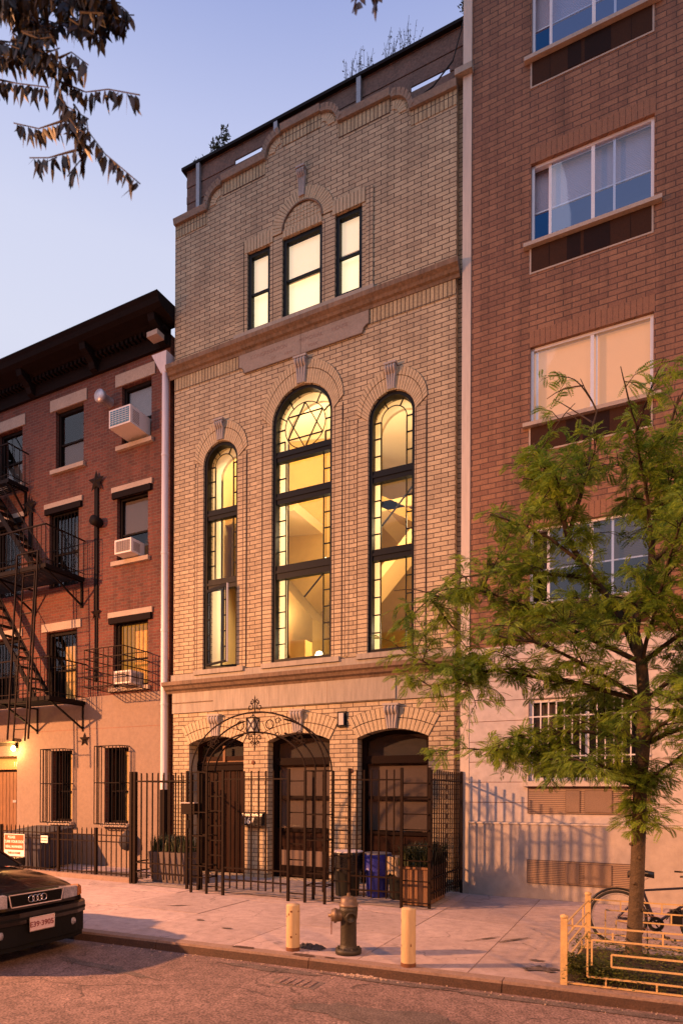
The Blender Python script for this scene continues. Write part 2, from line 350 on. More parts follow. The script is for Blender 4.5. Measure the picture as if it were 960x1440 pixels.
def text(name, s, size, m, par, loc, rot, ext=.004, align='CENTER', bold=0, sx=1):
    cu = bpy.data.curves.new(name, 'FONT'); cu.body = s; cu.size = size; cu.extrude = ext; cu.align_x = align; cu.align_y = 'CENTER'; cu.offset = bold
    t = bpy.data.objects.new(name, cu); col.objects.link(t)
    dg = bpy.context.evaluated_depsgraph_get(); dg.update()
    me = bpy.data.meshes.new_from_object(t.evaluated_get(dg)); bpy.data.objects.remove(t)
    mtx = Matrix.Translation(Vector(loc)) @ Euler(rot).to_matrix().to_4x4() @ Matrix.Diagonal((sx,1,1,1))
    me.transform(mtx)
    if par is not None: me.transform(Matrix.Translation(-ORG.get(par.name, Vector((0,0,0)))))
    me.materials.clear(); me.materials.append(M[m])
    o = bpy.data.objects.new(name, me); col.objects.link(o)
    if par is not None: o.parent = par
    return o
FRONT = (R(90), 0, 0)      # lettering that faces the street (-Y)

# ------------------------------------------------------------------ ground
def kerbY(x): return -5.40+(x-.3)*.047
def surf(name, m, corners, z, tone=None):
    o = MB().add([(x,y,z) for x,y in corners], [tuple(range(len(corners)))]).build(name, m); return struct(o)
surf('ground', 'asphalt', [(-400,-400),(400,-400),(400,400),(-400,400)], -.16)
surf('road', 'asphalt', [(-120,-16),(120,-16),(120,kerbY(120)-0.01),(-120,kerbY(-120)-.01)], -.12)
mb = MB(); tones = []
xe = [-60,-50,-42,-35,-29,-24,-20,-17,-14.6,-12.9,-11.3,-9.7,-8.05,-6.37,-4.67,-2.975,-1.70,.05,1.75,3.4,5.1,8,12,20,40]
def ke(x): return kerbY(x)+.16
for i in range(len(xe)-1):
    x0, x1 = xe[i]+.006, xe[i+1]-.006
    ys = [None, -4.05 if i % 2 else -4.0, -2.55, -.9, .5]
    for j in range(4):
        ya0 = ke(x0) if j == 0 else ys[j]+.005; ya1 = ke(x1) if j == 0 else ys[j]+.005; yb = ys[j+1]-.005
        dz = random.uniform(-.004, .004)
        mb.hexa([(x0,ya0,-.1),(x1,ya1,-.1),(x1,yb,-.1),(x0,yb,-.1)], [(x0,ya0,dz),(x1,ya1,dz),(x1,yb,dz),(x0,yb,dz)])
        tones += [random.uniform(.86,1.1)]*8
sw = struct(mb.build('sidewalk', 'sidewalk_concrete'))
at = sw.data.attributes.new('tone', 'FLOAT', 'POINT')
for i, t in enumerate(tones): at.data[i].value = t
struct(MB().box(-60,40,ke(-60)-2,3,-.118,-.05).build('sidewalk_base', 'mortar')) if False else None
kb = MB()
for i in range(-30, 20):
    x0, x1 = i*2.2+.9, i*2.2+3.09
    y0, y1 = kerbY(x0), kerbY(x1)
    kb.hexa([(x0,y0,-.13),(x1,y1,-.13),(x1,y1+.155,-.13),(x0,y0+.155,-.13)], [(x0,y0+.012,.0),(x1,y1+.012,.0),(x1,y1+.155,.004),(x0,y0+.155,.004)])
struct(kb.build('kerb', 'concrete_kerb'))
kf = MB()
for i in range(-30, 20):
    x0, x1 = i*2.2+.9, i*2.2+3.09; y0, y1 = kerbY(x0), kerbY(x1)
    kf.hexa([(x0,y0-.016,-.13),(x1,y1-.016,-.13),(x1,y1-.002,-.13),(x0,y0-.002,-.13)], [(x0,y0-.006,-.028),(x1,y1-.006,-.028),(x1,y1+.004,-.028),(x0,y0+.004,-.028)])
struct(kf.build('kerb_facing', 'kerb_rust'))
# areaway paving in front of the tan building
surf('areaway_paving', 'areaway_concrete', [(-9.75,-2.06),(-3.15,-2.06),(-3.15,-.001),(-9.75,-.001)], .012)
for n in ('areaway_paving','road','ground'):
    me = bpy.data.objects[n].data; a = me.attributes.new('tone','FLOAT','POINT')
    for d in a.data: d.value = 1
# broken edges of asphalt and dirt along the gutter
def blob(name, m, cx, cy, rx, ry, z, n=26, seed=0, rz=0, jag=.35, kind='structure'):
    rnd = random.Random(seed); vs = [(cx,cy,z)]
    for i in range(n):
        t = 2*PI*i/n; k = 1-jag*rnd.random(); x, y = rx*k*math.cos(t), ry*k*math.sin(t)
        vs.append((cx+x*math.cos(rz)-y*math.sin(rz), cy+x*math.sin(rz)+y*math.cos(rz), z))
    o = MB().add(vs, [(0,i+1,(i+1) % n+1) for i in range(n)]).build(name, m, fix=False)
    me = o.data; a = me.attributes.new('tone','FLOAT','POINT')
    for d in a.data: d.value = 1
    if kind: o['kind'] = kind
    return o
blob('road_patch', 'asphalt_patch', -3.9, -5.80, .75, .10, -.114, seed=1, rz=.05)
blob('road_patch', 'asphalt_patch', -2.5, -5.66, .95, .08, -.113, seed=2, rz=.05)
blob('road_patch', 'asphalt_patch', -.6, -5.6, 1.4, .08, -.113, seed=21, rz=.05)
blob('road_patch', 'asphalt_patch', -2.2, -6.7, .9, .35, -.115, seed=4, rz=.1, jag=.5)
blob('road_patch', 'asphalt_patch', -5.6, -6.6, 1.1, .12, -.115, seed=5, rz=-.1, jag=.6)
blob('sidewalk_stain', 'kerb_rust', -4.47, -5.50, .20, .055, .0085, seed=6, rz=.05)
blob('sidewalk_stain', 'kerb_rust', -3.62, -5.50, .16, .06, .0085, seed=7, rz=.05)
blob('sidewalk_stain', 'kerb_rust', -3.28, -5.47, .08, .03, .0085, seed=8)
for i, (x, y, rx, ry, rz) in enumerate([(-1.9,-3.7,.35,.03,.9),(-1.55,-3.6,.34,.035,.95),(-1.02,-4.85,.22,.16,.3),(-1.1,-4.5,.14,.05,.1),(-6.0,-4.4,.1,.06,0),(-5.3,-4.7,.12,.05,.2),(-3.9,-3.6,.2,.05,.4),(-7.1,-3.6,.3,.04,.6)]):
    blob('sidewalk_stain', 'asphalt_patch', x, y, rx, ry, .0088+.0004*i, seed=30+i, rz=rz, jag=.6)
# little white stones and litter in the gutter
st = MB(); rnd = random.Random(3)
for i in range(60):
    x = rnd.gauss(-2.82,.14); y = kerbY(x)-.07+rnd.gauss(0,.03); s_ = rnd.uniform(.006,.014)
    st.box(x-s_,x+s_,y-s_,y+s_,-.118,-.118+s_)
for i in range(120):
    x = rnd.uniform(-6.5,1.2); y = kerbY(x)-abs(rnd.gauss(0,.10))-.02; s_ = rnd.uniform(.003,.009)
    st.box(x-s_,x+s_,y-s_,y+s_,-.118,-.118+s_)
st.build('gravel', 'gravel')['kind'] = 'stuff'
# utility cover in the road
uc = thing('utility_cover', 'small rectangular iron utility cover set in the asphalt near the kerb', 'utility cover', (-3.35,-6.12,-.12))
bx('cover_frame', 'asphalt_patch', uc, -.27,.27,-.14,.14,-.002,.004, local=True)
u = MB()
for i in range(5): u.box(-.22+.09*i,-.16+.09*i,-.10,.10,.0045,.012)
u.build('cover_lid', 'asphalt', uc, True)
# dark cloth dropped on the pavement
def crumple(name, m, cx, cy, rx, ry, h, seed):
    rnd = random.Random(seed); n = 10; vs = []; fs = []
    for i in range(n+1):
        for j in range(n+1):
            u_, v_ = i/n*2-1, j/n*2-1; k = 1-max(abs(u_),abs(v_))**3
            vs.append((cx+u_*rx*(1+.3*rnd.random()), cy+v_*ry*(1+.3*rnd.random()), .008+h*k*rnd.random()))
    for i in range(n):
        for j in range(n): a = i*(n+1)+j; fs.append((a,a+1,a+n+2,a+n+1))
    return MB().add(vs, fs).build(name, m)
tag(crumple('dropped_cloth', 'cloth_dark', -3.72, -5.14, .16, .07, .06, 5), 'crumpled dark cloth lying on the pavement beside the left bollard', 'cloth')

# ------------------------------------------------------------------ TAN BUILDING
TB = thing('brick_townhouse', 'tall tan brick former synagogue with three lit arched windows and scalloped parapet', 'building', (-6.83,.2,0))
XL, XR = -10.33, -3.34
def arched(cx, r, z0, top, n=20):
    zs = top-r; return [(cx+r,z0)]+arc(cx, zs, r, 0, 180, n)+[(cx-r,z0)]
def segm(x0, x1, z0, zs, rise, n=14):
    w = (x1-x0)/2; rad = (w*w+rise*rise)/(2*rise); cx = (x0+x1)/2; cz = zs+rise-rad; a = math.degrees(math.asin(w/rad))
    return [(x1,z0)]+arc(cx, cz, rad, 90-a, 90+a, n)+[(x0,z0)], (cx, cz, rad, a)
ARCH = [(-8.945,.485,4.83,10.16), (-6.78,.75,4.83,10.885), (-4.68,.505,4.83,10.175)]
GF = [(-9.84,-8.27), (-7.62,-6.06), (-5.41,-3.86)]
TOPW = [(-8.22,-7.61,12.48,14.28), (-7.29,-6.29,12.48,14.26), (-5.98,-5.355,12.50,14.28)]
# parapet outline
def para():
    q = (0,15,30,45,60,75,90)
    half = [(-10.33,15.74),(-9.36,15.74),(-9.33,15.80)]
    half += [(-9.33+.36*(1-math.cos(R(t))), 15.80+.36*math.sin(R(t))) for t in q]
    half += [(-8.93,16.22),(-7.74,16.24),(-7.71,16.30)]
    half += [(-7.71+.36*(1-math.cos(R(t))), 16.30+.32*math.sin(R(t))) for t in q]
    half += [(-7.32,16.66)]
    rt = [(-2*6.83-x, z) for x, z in half][::-1]
    rt[-1] = (-3.34, rt[-1][1])
    return half+rt
PA = para()
outer = [(-10.33,0)]+PA+[(-3.34,0)]
holes = [arched(*a) for a in ARCH]
segs = []
for (a, b) in GF:
    h, info = segm(a, b, .02, 3.08, .17); holes.append(h); segs.append(info)
for (a, b, c, d) in TOPW:
    if (a+b)/2 > -7 and (a+b)/2 < -6: holes.append([(b,c),(b,d),(a,d),(a,c)])
    else: holes.append([(b,c),(b,d),(a,d),(a,c)])
# front wall is one slab, gf holes start just above ground
MB().prism(outer, 0, .35, holes).build('wall', 'tan_brick', TB)
bx('wall', 'tan_brick', TB, -10.33,-10.03,.355,13,0,15.5)
bx('wall', 'tan_brick', TB, -3.5,-3.06,.16,13,0,15.9)          # set-back strip at the party wall
bx('wall', 'tan_brick', TB, -10.03,-3.5,12.7,13,0,15.5)
bx('roof', 'lead_grey', TB, -10.03,-3.5,.36,12.69,15.2,15.4)
def vouss_ring(cx, z, r, z2, r2, n, a0=0, a1=180, y=-.02, g=.16, deep=.05, split=None, maxz=None):
    m = MB()
    for i in range(n):
        ta, tb = R(a0+(a1-a0)*(i+g/2)/n), R(a0+(a1-a0)*(i+1-g/2)/n)
        def P(t, f): 
            return (cx+(r+(r2-r)*f)*math.cos(t), (z+(z2-z)*f)+(r+(r2-r)*f)*math.sin(t))
        for (f0, f1) in ([(0,split-.02),(split+.02,1)] if split else [(0,1)]):
            q = [P(ta,f0),P(ta,f1),P(tb,f1),P(tb,f0)]
            if maxz: q = [(a, min(b, maxz)) for a, b in q]
            e = random.uniform(0,.005)
            m.hexa([(p[0],y-e,p[1]) for p in q], [(p[0],deep,p[1]) for p in q])
    return m
# coping
cp = MB()
inn = [(x, z-.10) for x, z in PA]
for i in range(len(PA)-1):
    a, b = PA[i], PA[i+1]
    d = Vector((b[0]-a[0], b[1]-a[1])).normalized(); n = Vector((-d.y, d.x))
    t = .095
    q = [(a[0],a[1]-.03),(b[0],b[1]-.03),(b[0]+n.x*t,b[1]+n.y*t),(a[0]+n.x*t,a[1]+n.y*t)]
    e = .0007*(i % 3)
    cp.hexa([(q[0][0],-.07-e,q[0][1]),(q[1][0],-.07-e,q[1][1]),(q[1][0],.40,q[1][1]),(q[0][0],.40,q[0][1])],
            [(q[3][0],-.10-e,q[3][1]),(q[2][0],-.10-e,q[2][1]),(q[2][0],.40,q[2][1]),(q[3][0],.40,q[3][1])])
cp.build('parapet_coping', 'coping_stone', TB)
# radial brick hoods under the quarter rounds
for (cx, cz) in ((-8.97,15.80),(-4.69,15.80),(-7.35,16.30),(-6.31,16.30)):
    lft = cx < -6.83
    vouss_ring(cx, cz-.02, .14, cz-.02, .31, 6, 90 if lft else 0, 180 if lft else 90, y=-.012, deep=.02).build('brick_hood', 'voussoir_brick', TB)
# soldier courses: under the parapet and under the string cornice
for i in range(len(PA)-1):
    a, b = PA[i], PA[i+1]
    if b[0]-a[0] > .5: MB().box(a[0]+.01,b[0]-.01,-.012,-.001,min(a[1],b[1])-.33,min(a[1],b[1])-.04).build('soldier_course', 'tan_soldier', TB)
for (a, b) in ((-10.32,-8.46), (-5.15,-3.35)):
    bx('soldier_course', 'tan_soldier', TB, a, b, -.014,-.002,11.68,11.99)
# string cornice
prof = [(0,11.99),(-.03,11.99),(-.05,12.05),(-.10,12.07),(-.13,12.12),(-.20,12.17),(-.21,12.26),(-.17,12.28),(0,12.34)]
MB().xprism(prof, -10.45,-3.26).build('string_cornice', 'limestone_dark', TB)
bx('window_sill', 'limestone', TB, -8.56,-5.07,-.06,.12,12.35,12.47)
# plaque with notched corners
pl = [(-8.43,11.98),(-8.43,11.70),(-8.36,11.68),(-8.31,11.63),(-8.28,11.54),(-5.33,11.54),(-5.30,11.63),(-5.25,11.68),(-5.18,11.70),(-5.18,11.98)]
MB().prism(pl, -.035,.0-.002).build('plaque', 'plaque_stone', TB)
pt = MB()
for i in range(len(pl)-1):
    a, b = pl[i], pl[i+1]; pt.bar((a[0],-.037,a[1]), (b[0],-.037,b[1]), .014)
pt.bar((-6.8,-.037,11.56),(-6.8,-.037,11.97),.006)
pt.build('plaque_border', 'limestone_dark', TB)
for wd, x_, z_, sz in (('CONGREGATION',-7.62,11.83,.12),('MEMORIAL',-6.55,11.83,.12),('HOUSE',-5.85,11.83,.12),('OF',-7.5,11.66,.09),('NEW',-7.1,11.66,.09),('YORK',-6.5,11.66,.09)):
    text('carved_word', wd, sz, 'carved_text', TB, (x_,-.037,z_), FRONT, .001)
# lower cornice, sill band, stone frieze
prof = [(-.001,4.33),(-.03,4.33),(-.06,4.38),(-.13,4.41),(-.17,4.47),(-.23,4.50),(-.24,4.58),(-.17,4.60),(-.001,4.62)]
MB().xprism(prof, -10.50,-3.22).build('lower_cornice', 'limestone_dark', TB)
bx('sill_band', 'limestone', TB, -10.36,-3.30,-.055,-.001,4.625,4.77)
for (cx, r, z0, top) in ARCH: bx('window_sill', 'limestone', TB, cx-r-.22,cx+r+.22,-.10,.14,4.72,4.828)
bx('stone_frieze', 'limestone', TB, -10.34,-3.33,-.03,-.001,3.845,4.33)
bx('stone_frieze', 'limestone', TB, -9.10,-4.55,-.055,-.031,3.86,4.32)
for x in (-7.55,-6.1): bx('frieze_joint', 'limestone_dark', TB, x-.004,x+.004,-.0565,-.0555,3.865,4.315)
for (a, b) in ((-10.33,-9.12),(-4.45,-3.34)):
    bx('frieze_moulding', 'limestone_dark', TB, a,b,-.045,-.0305,4.08,4.10)
# arches: radial voussoirs
def ring_bed(pts_in, pts_out, y=-.004, deep=.03):
    m = MB()
    for i in range(len(pts_in)-1):
        q = [pts_in[i], pts_out[i], pts_out[i+1], pts_in[i+1]]
        m.hexa([(p[0],y,p[1]) for p in q], [(p[0],deep,p[1]) for p in q])
    return m
for k, (cx, r, z0, top) in enumerate(ARCH):
    zs = top-r; sh = .25 if k == 1 else .2; ro = r+.26
    n = 40 if k == 1 else 28
    ring_bed(arc(cx,zs,r+.002,0,180,24), arc(cx,zs+sh,ro+.01,0,180,24)).build('arch_bed', 'mortar', TB)
    vouss_ring(cx, zs, r+.004, zs+sh, ro, n, split=.62).build('arch_surround', 'voussoir_brick', TB)
    for s_ in (-1, 1):
        xa, xb = cx+s_*(r+.004), cx+s_*(r+.235)
        bx('jamb_surround', 'tan_brick_jamb', TB, xa, xb, -.02,.05,4.83,zs+.02)
        bx('jamb_groove', 'mortar', TB, cx+s_*(r+.236), cx+s_*(r+.262), -.006,.02,4.83,zs+.1)
        bx('jamb_surround', 'tan_brick_jamb', TB, cx+s_*(r+.263), cx+s_*(r+.40), -.012,.02,4.83,zs-.3) if k == 1 else None
def keystone(cx, zt, zb, w):
    h = zt-zb
    m = MB()
    for i in range(4):
        x = cx-w/2+w*(i+.5)/4
        pts = [(x,-.03,zt-.04),(x,-.09,zt-.03),(x,-.125,zt-.08),(x,-.10,zt-.14),(x,-.05,zt-.19)]
        m.tube(pts, w*.115, 8)
        m.tube([(x,-.06,zt-.2),(cx+(x-cx)*.62,-.045,zb)], w*.08, 6)
    q = [(cx-w*.50,zt-.02),(cx+w*.50,zt-.02),(cx+w*.34,zb),(cx-w*.34,zb)]
    m.hexa([(a,-.055,b) for a,b in q], [(a,.02,b) for a,b in q])
    m.box(cx-w*.56,cx+w*.56,-.13,.02,zt-.02,zt+.02)
    return m.build('keystone', 'keystone_paint', TB)
keystone(-8.945,10.62,10.18,.24); keystone(-6.78,11.44,10.90,.29); keystone(-4.68,10.68,10.19,.24)
for (cx, cz, rad, a) in segs:
    keystone(cx, 3.74, 3.26, .31)
    n = 19
    ring_bed(arc(cx,cz,rad+.002,90-a,90+a,20), arc(cx,cz-.1,rad+.56,90-a,90+a,20)).build('arch_bed', 'mortar', TB)
    vouss_ring(cx, cz, rad+.004, cz-.1, rad+.55, n, 90-a, 90+a, split=.5, maxz=3.84).build('arch_surround', 'voussoir_brick', TB)
# top floor window surrounds, lunette
def soldier(x0, x1, z0, z1, n, pr=.02, gp=.007):
    m = MB(); w = (x1-x0)/n
    for i in range(n): m.box(x0+w*i+gp, x0+w*(i+1)-gp, -pr-random.uniform(0,.003), .02, z0, z1)
    return m
for (a, b, n) in ((-8.30,-7.53,9),(-6.05,-5.28,9)):
    bx('lintel_bed', 'mortar', TB, a-.005,b+.005,-.004,.02,14.285,14.60)
    soldier(a, b, 14.29, 14.59, n).build('brick_lintel', 'voussoir_brick', TB)
for (a, b) in ((-8.54,-8.31),(-5.26,-5.10)): 
    bx('jamb_surround', 'tan_brick_jamb', TB, a,b,-.03,.02,12.47,14.55)
bx('jamb_surround', 'tan_brick_jamb', TB, -8.305,-8.222,-.015,.02,12.47,14.28)
for (a, b) in ((-7.606,-7.294),(-6.286,-5.984)): bx('jamb_surround', 'tan_brick_jamb', TB, a,b,-.016,.02,12.47,14.26)
lc = (-6.79,14.40)
ring_bed(arc(lc[0],lc[1],.52,0,180,20), arc(lc[0],lc[1],.80,0,180,20)).build('arch_bed', 'mortar', TB)
vouss_ring(lc[0], lc[1], .524, lc[1], .79, 30, split=None).build('arch_surround', 'voussoir_brick', TB)
soldier(-7.28,-6.30,14.27,14.42,11).build('brick_lintel', 'voussoir_brick', TB)
MB().tube([(x,-.02,z) for x, z in arc(lc[0],lc[1],.50,0,180,20)], .02, 6).build('arch_moulding', 'limestone_dark', TB)
m = MB()
for i in range(-6,7):
    for j in range(6):
        x, z = lc[0]+i*.083, lc[1]+.06+j*.083
        if math.hypot(x-lc[0], z-lc[1]) < .44: m.box(x-.036,x+.036,-.012,.01,z-.036,z+.036)
m.build('lunette_tile', 'voussoir_brick', TB)
keystone(-6.79,15.58,15.0,.19)
# sash windows of the top floor
def sash(par, x0, x1, z0, z1, y=.10, fw=.055, fm='black_frame', gm='glass_dark', behind=None, mid=.5, fd=.07, rail=.045):
    f = MB()
    f.box(x0,x0+fw,y-.02,y+fd,z0,z1).box(x1-fw,x1,y-.02,y+fd,z0,z1).box(x0+fw,x1-fw,y-.02,y+fd,z1-fw,z1).box(x0+fw,x1-fw,y-.02,y+fd,z0,z0+fw)
    w = f.build('window', fm, par)
    ORG[w.name] = ORG.get(par.name, Vector((0,0,0)))
    zm = z0+(z1-z0)*mid
    MB().box(x0+fw,x1-fw,y+.0,y+.05,zm-rail/2,zm+rail/2).build('meeting_rail', fm, w)
    MB().add([(x0+fw,y+.03,z0+fw),(x1-fw,y+.03,z0+fw),(x1-fw,y+.03,z1-fw),(x0+fw,y+.03,z1-fw)], [(0,1,2,3)]).build('pane', gm, w, fix=False)
    if behind:
        m_, dy = behind
        MB().box(x0+fw*.5-(dy*2.2 if dy > .2 else 0),x1-fw*.5,y+dy,y+dy+.01,z0-(.1 if dy > .2 else 0),z1+(dy if dy > .2 else 0)).build('blind' if dy < .2 else 'room_backing', m_, w)
    return w
for (a, b, c, d) in TOPW:
    w = sash(TB, a, b, c, d, y=.06, fw=.085, gm='glass_clear', behind=('glow_shade', .12), mid=.48, fd=.10)
    zm = c+(d-c)*(.55 if b > -6 else (.52 if a < -8 else .49)); bx('upper_shade', 'glow_shade_dim', w, a+.05,b-.05,.155,.165,zm,d-.03); bx('shade_hem', 'plaster_cream', w, a+.05,b-.05,.150,.168,zm-.02,zm+.005)
# ------------ tall arched windows with leaded border panes
def arch_window(k):
    cx, r, z0, top = ARCH[k]; zs = top-r; y0, yg = .035, .15
    f = MB(); fw = .07
    # black jambs and head, deep toward the glass
    for s_ in (-1, 1):
        xa, xb = cx+s_*r*.999, cx+s_*(r-fw)
        f.box(min(xa,xb),max(xa,xb),y0,yg+.05,z0,zs)
    po, pi_ = arc(cx,zs,r*.999,0,180,28), arc(cx,zs,r-fw,0,180,28)
    for i in range(28):
        q = [po[i],po[i+1],pi_[i+1],pi_[i]]
        f.hexa([(p[0],y0,p[1]) for p in q], [(p[0],yg+.05,p[1]) for p in q])
    f.box(cx-r+fw,cx+r-fw,y0,yg+.05,z0,z0+.09)
    w = f.build('window', 'black_frame', TB); ORG[w.name] = ORG[TB.name]
    # transoms
    if k == 1: tr = [(9.35,9.57),(8.40,8.65),(6.72,7.02)]
    elif k == 0: tr = [(8.39,8.62),(6.735,6.975)]
    else: tr = [(8.395,8.635),(6.77,7.005)]
    for a, b in tr:
        MB().box(cx-r+fw,cx+r-fw,y0+.03,yg+.04,a,b).box(cx-r+fw,cx+r-fw,y0+.01,y0+.029,(a+b)/2-.02,(a+b)/2+.04).build('transom', 'black_frame', w)
    bw = .205 if k == 1 else .155; xi0, xi1 = cx-r+fw, cx+r-fw
    mw = .022; yb = yg
    m = MB()
    def vb(x, za, zb): m.box(x-mw/2,x+mw/2,yb-.015,yb+.015,za,zb)
    def hb(xa, xb, z): m.box(xa,xb,yb-.013,yb+.013,z-mw/2,z+mw/2)
    bands = [(z0+.09, tr[-1][0])]
    for i in range(len(tr)-1, 0, -1): bands.append((tr[i][1], tr[i-1][0]))
    counts = {1:[4,3,1], 0:[4,3], 2:[4,3]}[k]
    openb = (k == 0)
    for bi, (za, zb) in enumerate(bands):
        if openb and bi == 0: continue
        for x in (xi0+bw, xi1-bw): vb(x, za, zb)
        nn = counts[bi]
        for i in range(1, nn+1):
            z = za+(zb-za)*i/(nn+1); hb(xi0, xi0+bw, z); hb(xi1-bw, xi1, z)
    za = tr[0][1]; rr = r-fw-bw
    if k != 1:
        for x in (xi0+bw, xi1-bw): vb(x, za, zs)
        m.tube([(x,yb,z) for x,z in arc(cx,zs,rr,0,180,24)], mw/2, 6)
        for z in (za+(zs-za)*.33, za+(zs-za)*.68, zs): hb(xi0,xi0+bw,z); hb(xi1-bw,xi1,z)
        for t in (62,118): 
            m.bar((cx+rr*math.cos(R(t)),yb,zs+rr*math.sin(R(t))), (cx+(r-fw)*math.cos(R(t)),yb,zs+(r-fw)*math.sin(R(t))), mw)
    else:
        sr, cz_ = .505, 10.085
        m.tube([(cx+sr*math.cos(R(t)),yb,cz_+sr*math.sin(R(t))) for t in range(0,360,10)], mw/2, 6, closed=True)
        P = [(cx+sr*math.cos(R(90+60*i)), cz_+sr*math.sin(R(90+60*i))) for i in range(6)]
        for tri in ((0,2,4),(1,3,5)):
            for i in range(3):
                a, b = P[tri[i]], P[tri[(i+1) % 3]]
                m.bar((a[0],yb-.002*tri[0],a[1]), (b[0],yb-.002*tri[0],b[1]), mw)
        for x in (xi0+bw*.85, xi1-bw*.85): vb(x, za, za+.25)
        for z in (za+.25, za+.52): 
            hb(xi0,xi0+bw*.85,z); hb(xi1-bw*.85,xi1,z)
        for t in (22,55,90+35,180-22): 
            m.bar((cx+sr*math.cos(R(t)),yb,cz_+sr*math.sin(R(t))), (cx+(r-fw)*math.cos(R(t)),yb,zs+(r-fw)*math.sin(R(t))), mw)
    m.build('muntin', 'black_frame', w)
    # glass
    pts = [(cx+r-fw,z0+.09)]+arc(cx,zs,r-fw,0,180,20)+[(cx-r+fw,z0+.09)]
    if openb: pts[0] = (cx+r-fw,tr[-1][1]); pts[-1] = (cx-r+fw,tr[-1][1])
    g = MB().add([(x,yg+.02,z) for x,z in pts], [tuple(range(len(pts)))]).build('pane', 'glass_clear', w, fix=False)
    # inner bright reveal (plastered jamb)
    inner = MB()
    pts = [(cx+r+.02,z0-.02)]+arc(cx,zs,r+.02,0,180,20)+[(cx-r-.02,z0-.02)]
    for i in range(len(pts)):
        a, b = pts[i], pts[(i+1) % len(pts)]
        inner.add([(a[0],.352,a[1]),(b[0],.352,b[1]),(b[0],.78,b[1]),(a[0],.78,a[1])], [(0,1,2,3)])
    inner.build('plaster_reveal', 'white_interior', w)
    if openb:
        # open casement, hinged on the left jamb, swung outward
        xh = xi0; L_ = 2*(r-fw)-.01; a0, b0 = z0+.10, tr[-1][0]-.01
        cm = MB(); t = .045
        cm.box(0,t,-.02,.02,a0,b0).box(L_-t,L_,-.02,.02,a0,b0).box(t,L_-t,-.02,.02,a0,a0+t).box(t,L_-t,-.02,.02,b0-t*1.5,b0)
        for x in (t+.10, L_-t-.10): cm.box(x-.011,x+.011,-.014,.014,a0+t,b0-t)
        for i in range(1,5):
            z = a0+(b0-a0)*i/5
            cm.box(t,t+.10,-.012,.012,z-.011,z+.011); cm.box(L_-t-.10,L_-t,-.012,.012,z-.011,z+.011)
        mt = Matrix.Translation((xh,.03,0)) @ Matrix.Rotation(R(-18),4,'Z')
        cm.xf(mt).build('casement', 'black_frame', w)
        MB().add([(t,0,a0),(L_-t,0,a0),(L_-t,0,b0),(t,0,b0)], [(0,1,2,3)]).xf(mt).build('casement_pane', 'glass_clear', w, fix=False)
        MB().box(L_,L_+.012,-.02,.02,a0,b0).xf(mt).build('casement_edge', 'alu_white', w)
    return w
for k in range(3): arch_window(k)
# ------------ the hall behind the arched windows
hall = TB; rn_h = random.Random(77)
def room(name, m, *b): return bx(name, m, hall, *b)
# inner wall lining with matching holes
lin = [(-10.03,4.55),(-10.03,11.7),(-3.5,11.7),(-3.5,4.55)]
MB().prism(lin, .70, .78, [arched(cx,r+.02,z0-.02,top+.02) for cx,r,z0,top in ARCH]).build('inner_wall', 'plaster_cream', hall)
room('interior_floor', 'plaster_ochre', -10.03,-3.5,.36,8,4.5,4.56)
room('interior_ceiling', 'white_interior', -10.03,-3.5,.36,8,11.62,11.7)
room('interior_wall', 'plaster_ochre', -10.03,-3.5,7.9,8,4.56,11.62)
room('interior_wall', 'plaster_cream', -10.02,-9.98,.36,7.9,4.56,11.62)
room('interior_wall', 'plaster_cream', -3.56,-3.51,.36,7.9,4.56,11.62)
# partition that closes the view behind the left and middle windows, slanted stair soffits
MB().hexa([(-10,2.6,4.56),(-7.2,3.4,4.56),(-7.2,3.5,4.56),(-10,2.7,4.56)], [(-10,2.6,11.6),(-7.2,3.4,11.6),(-7.2,3.5,11.6),(-10,2.7,11.6)]).build('interior_wall', 'plaster_ochre', hall)
def slope(name, m, x0, z0, x1, z1, y0, y1, t=.25):
    MB().hexa([(x0,y0,z0-t),(x0,y1,z0-t),(x0,y1,z0),(x0,y0,z0)], [(x1,y0,z1-t),(x1,y1,z1-t),(x1,y1,z1),(x1,y0,z1)]).build(name, m, hall)
slope('stair_soffit', 'plaster_olive', -9.7,9.0,-7.3,6.2,1.5,2.5,1.6)
slope('stair_flight', 'plaster_olive', -9.0,5.3,-6.6,7.6,2.5,3.2,.5)
slope('stair_flight', 'plaster_cream', -6.3,6.7,-3.9,9.2,1.9,2.7,.3)
slope('stair_flight', 'plaster_ochre', -7.6,10.5,-4.2,8.4,2.9,3.8,.3)
room('mezzanine_slab', 'plaster_cream', -10,-7.9,1.6,5,9.0,9.25)
room('mezzanine_slab', 'plaster_cream', -6.4,-3.56,2.9,5,9.15,9.4)
room('interior_cupboard', 'panel_brown', -5.55,-5.2,4.0,4.3,7.2,7.9)
room('interior_door', 'panel_brown', -7.35,-6.9,3.2,3.3,6.9,8.0)
room('interior_cabinet', 'plaster_ochre', -7.6,-7.2,.95,1.3,4.56,5.55)
hr = MB(); 
for a, b in (((-9.0,2.45,6.2),(-6.6,2.45,8.5)), ((-6.3,1.86,7.6),(-3.9,1.86,10.1))): hr.bar(a, b, .03)
hr.build('handrail', 'black_frame', hall)
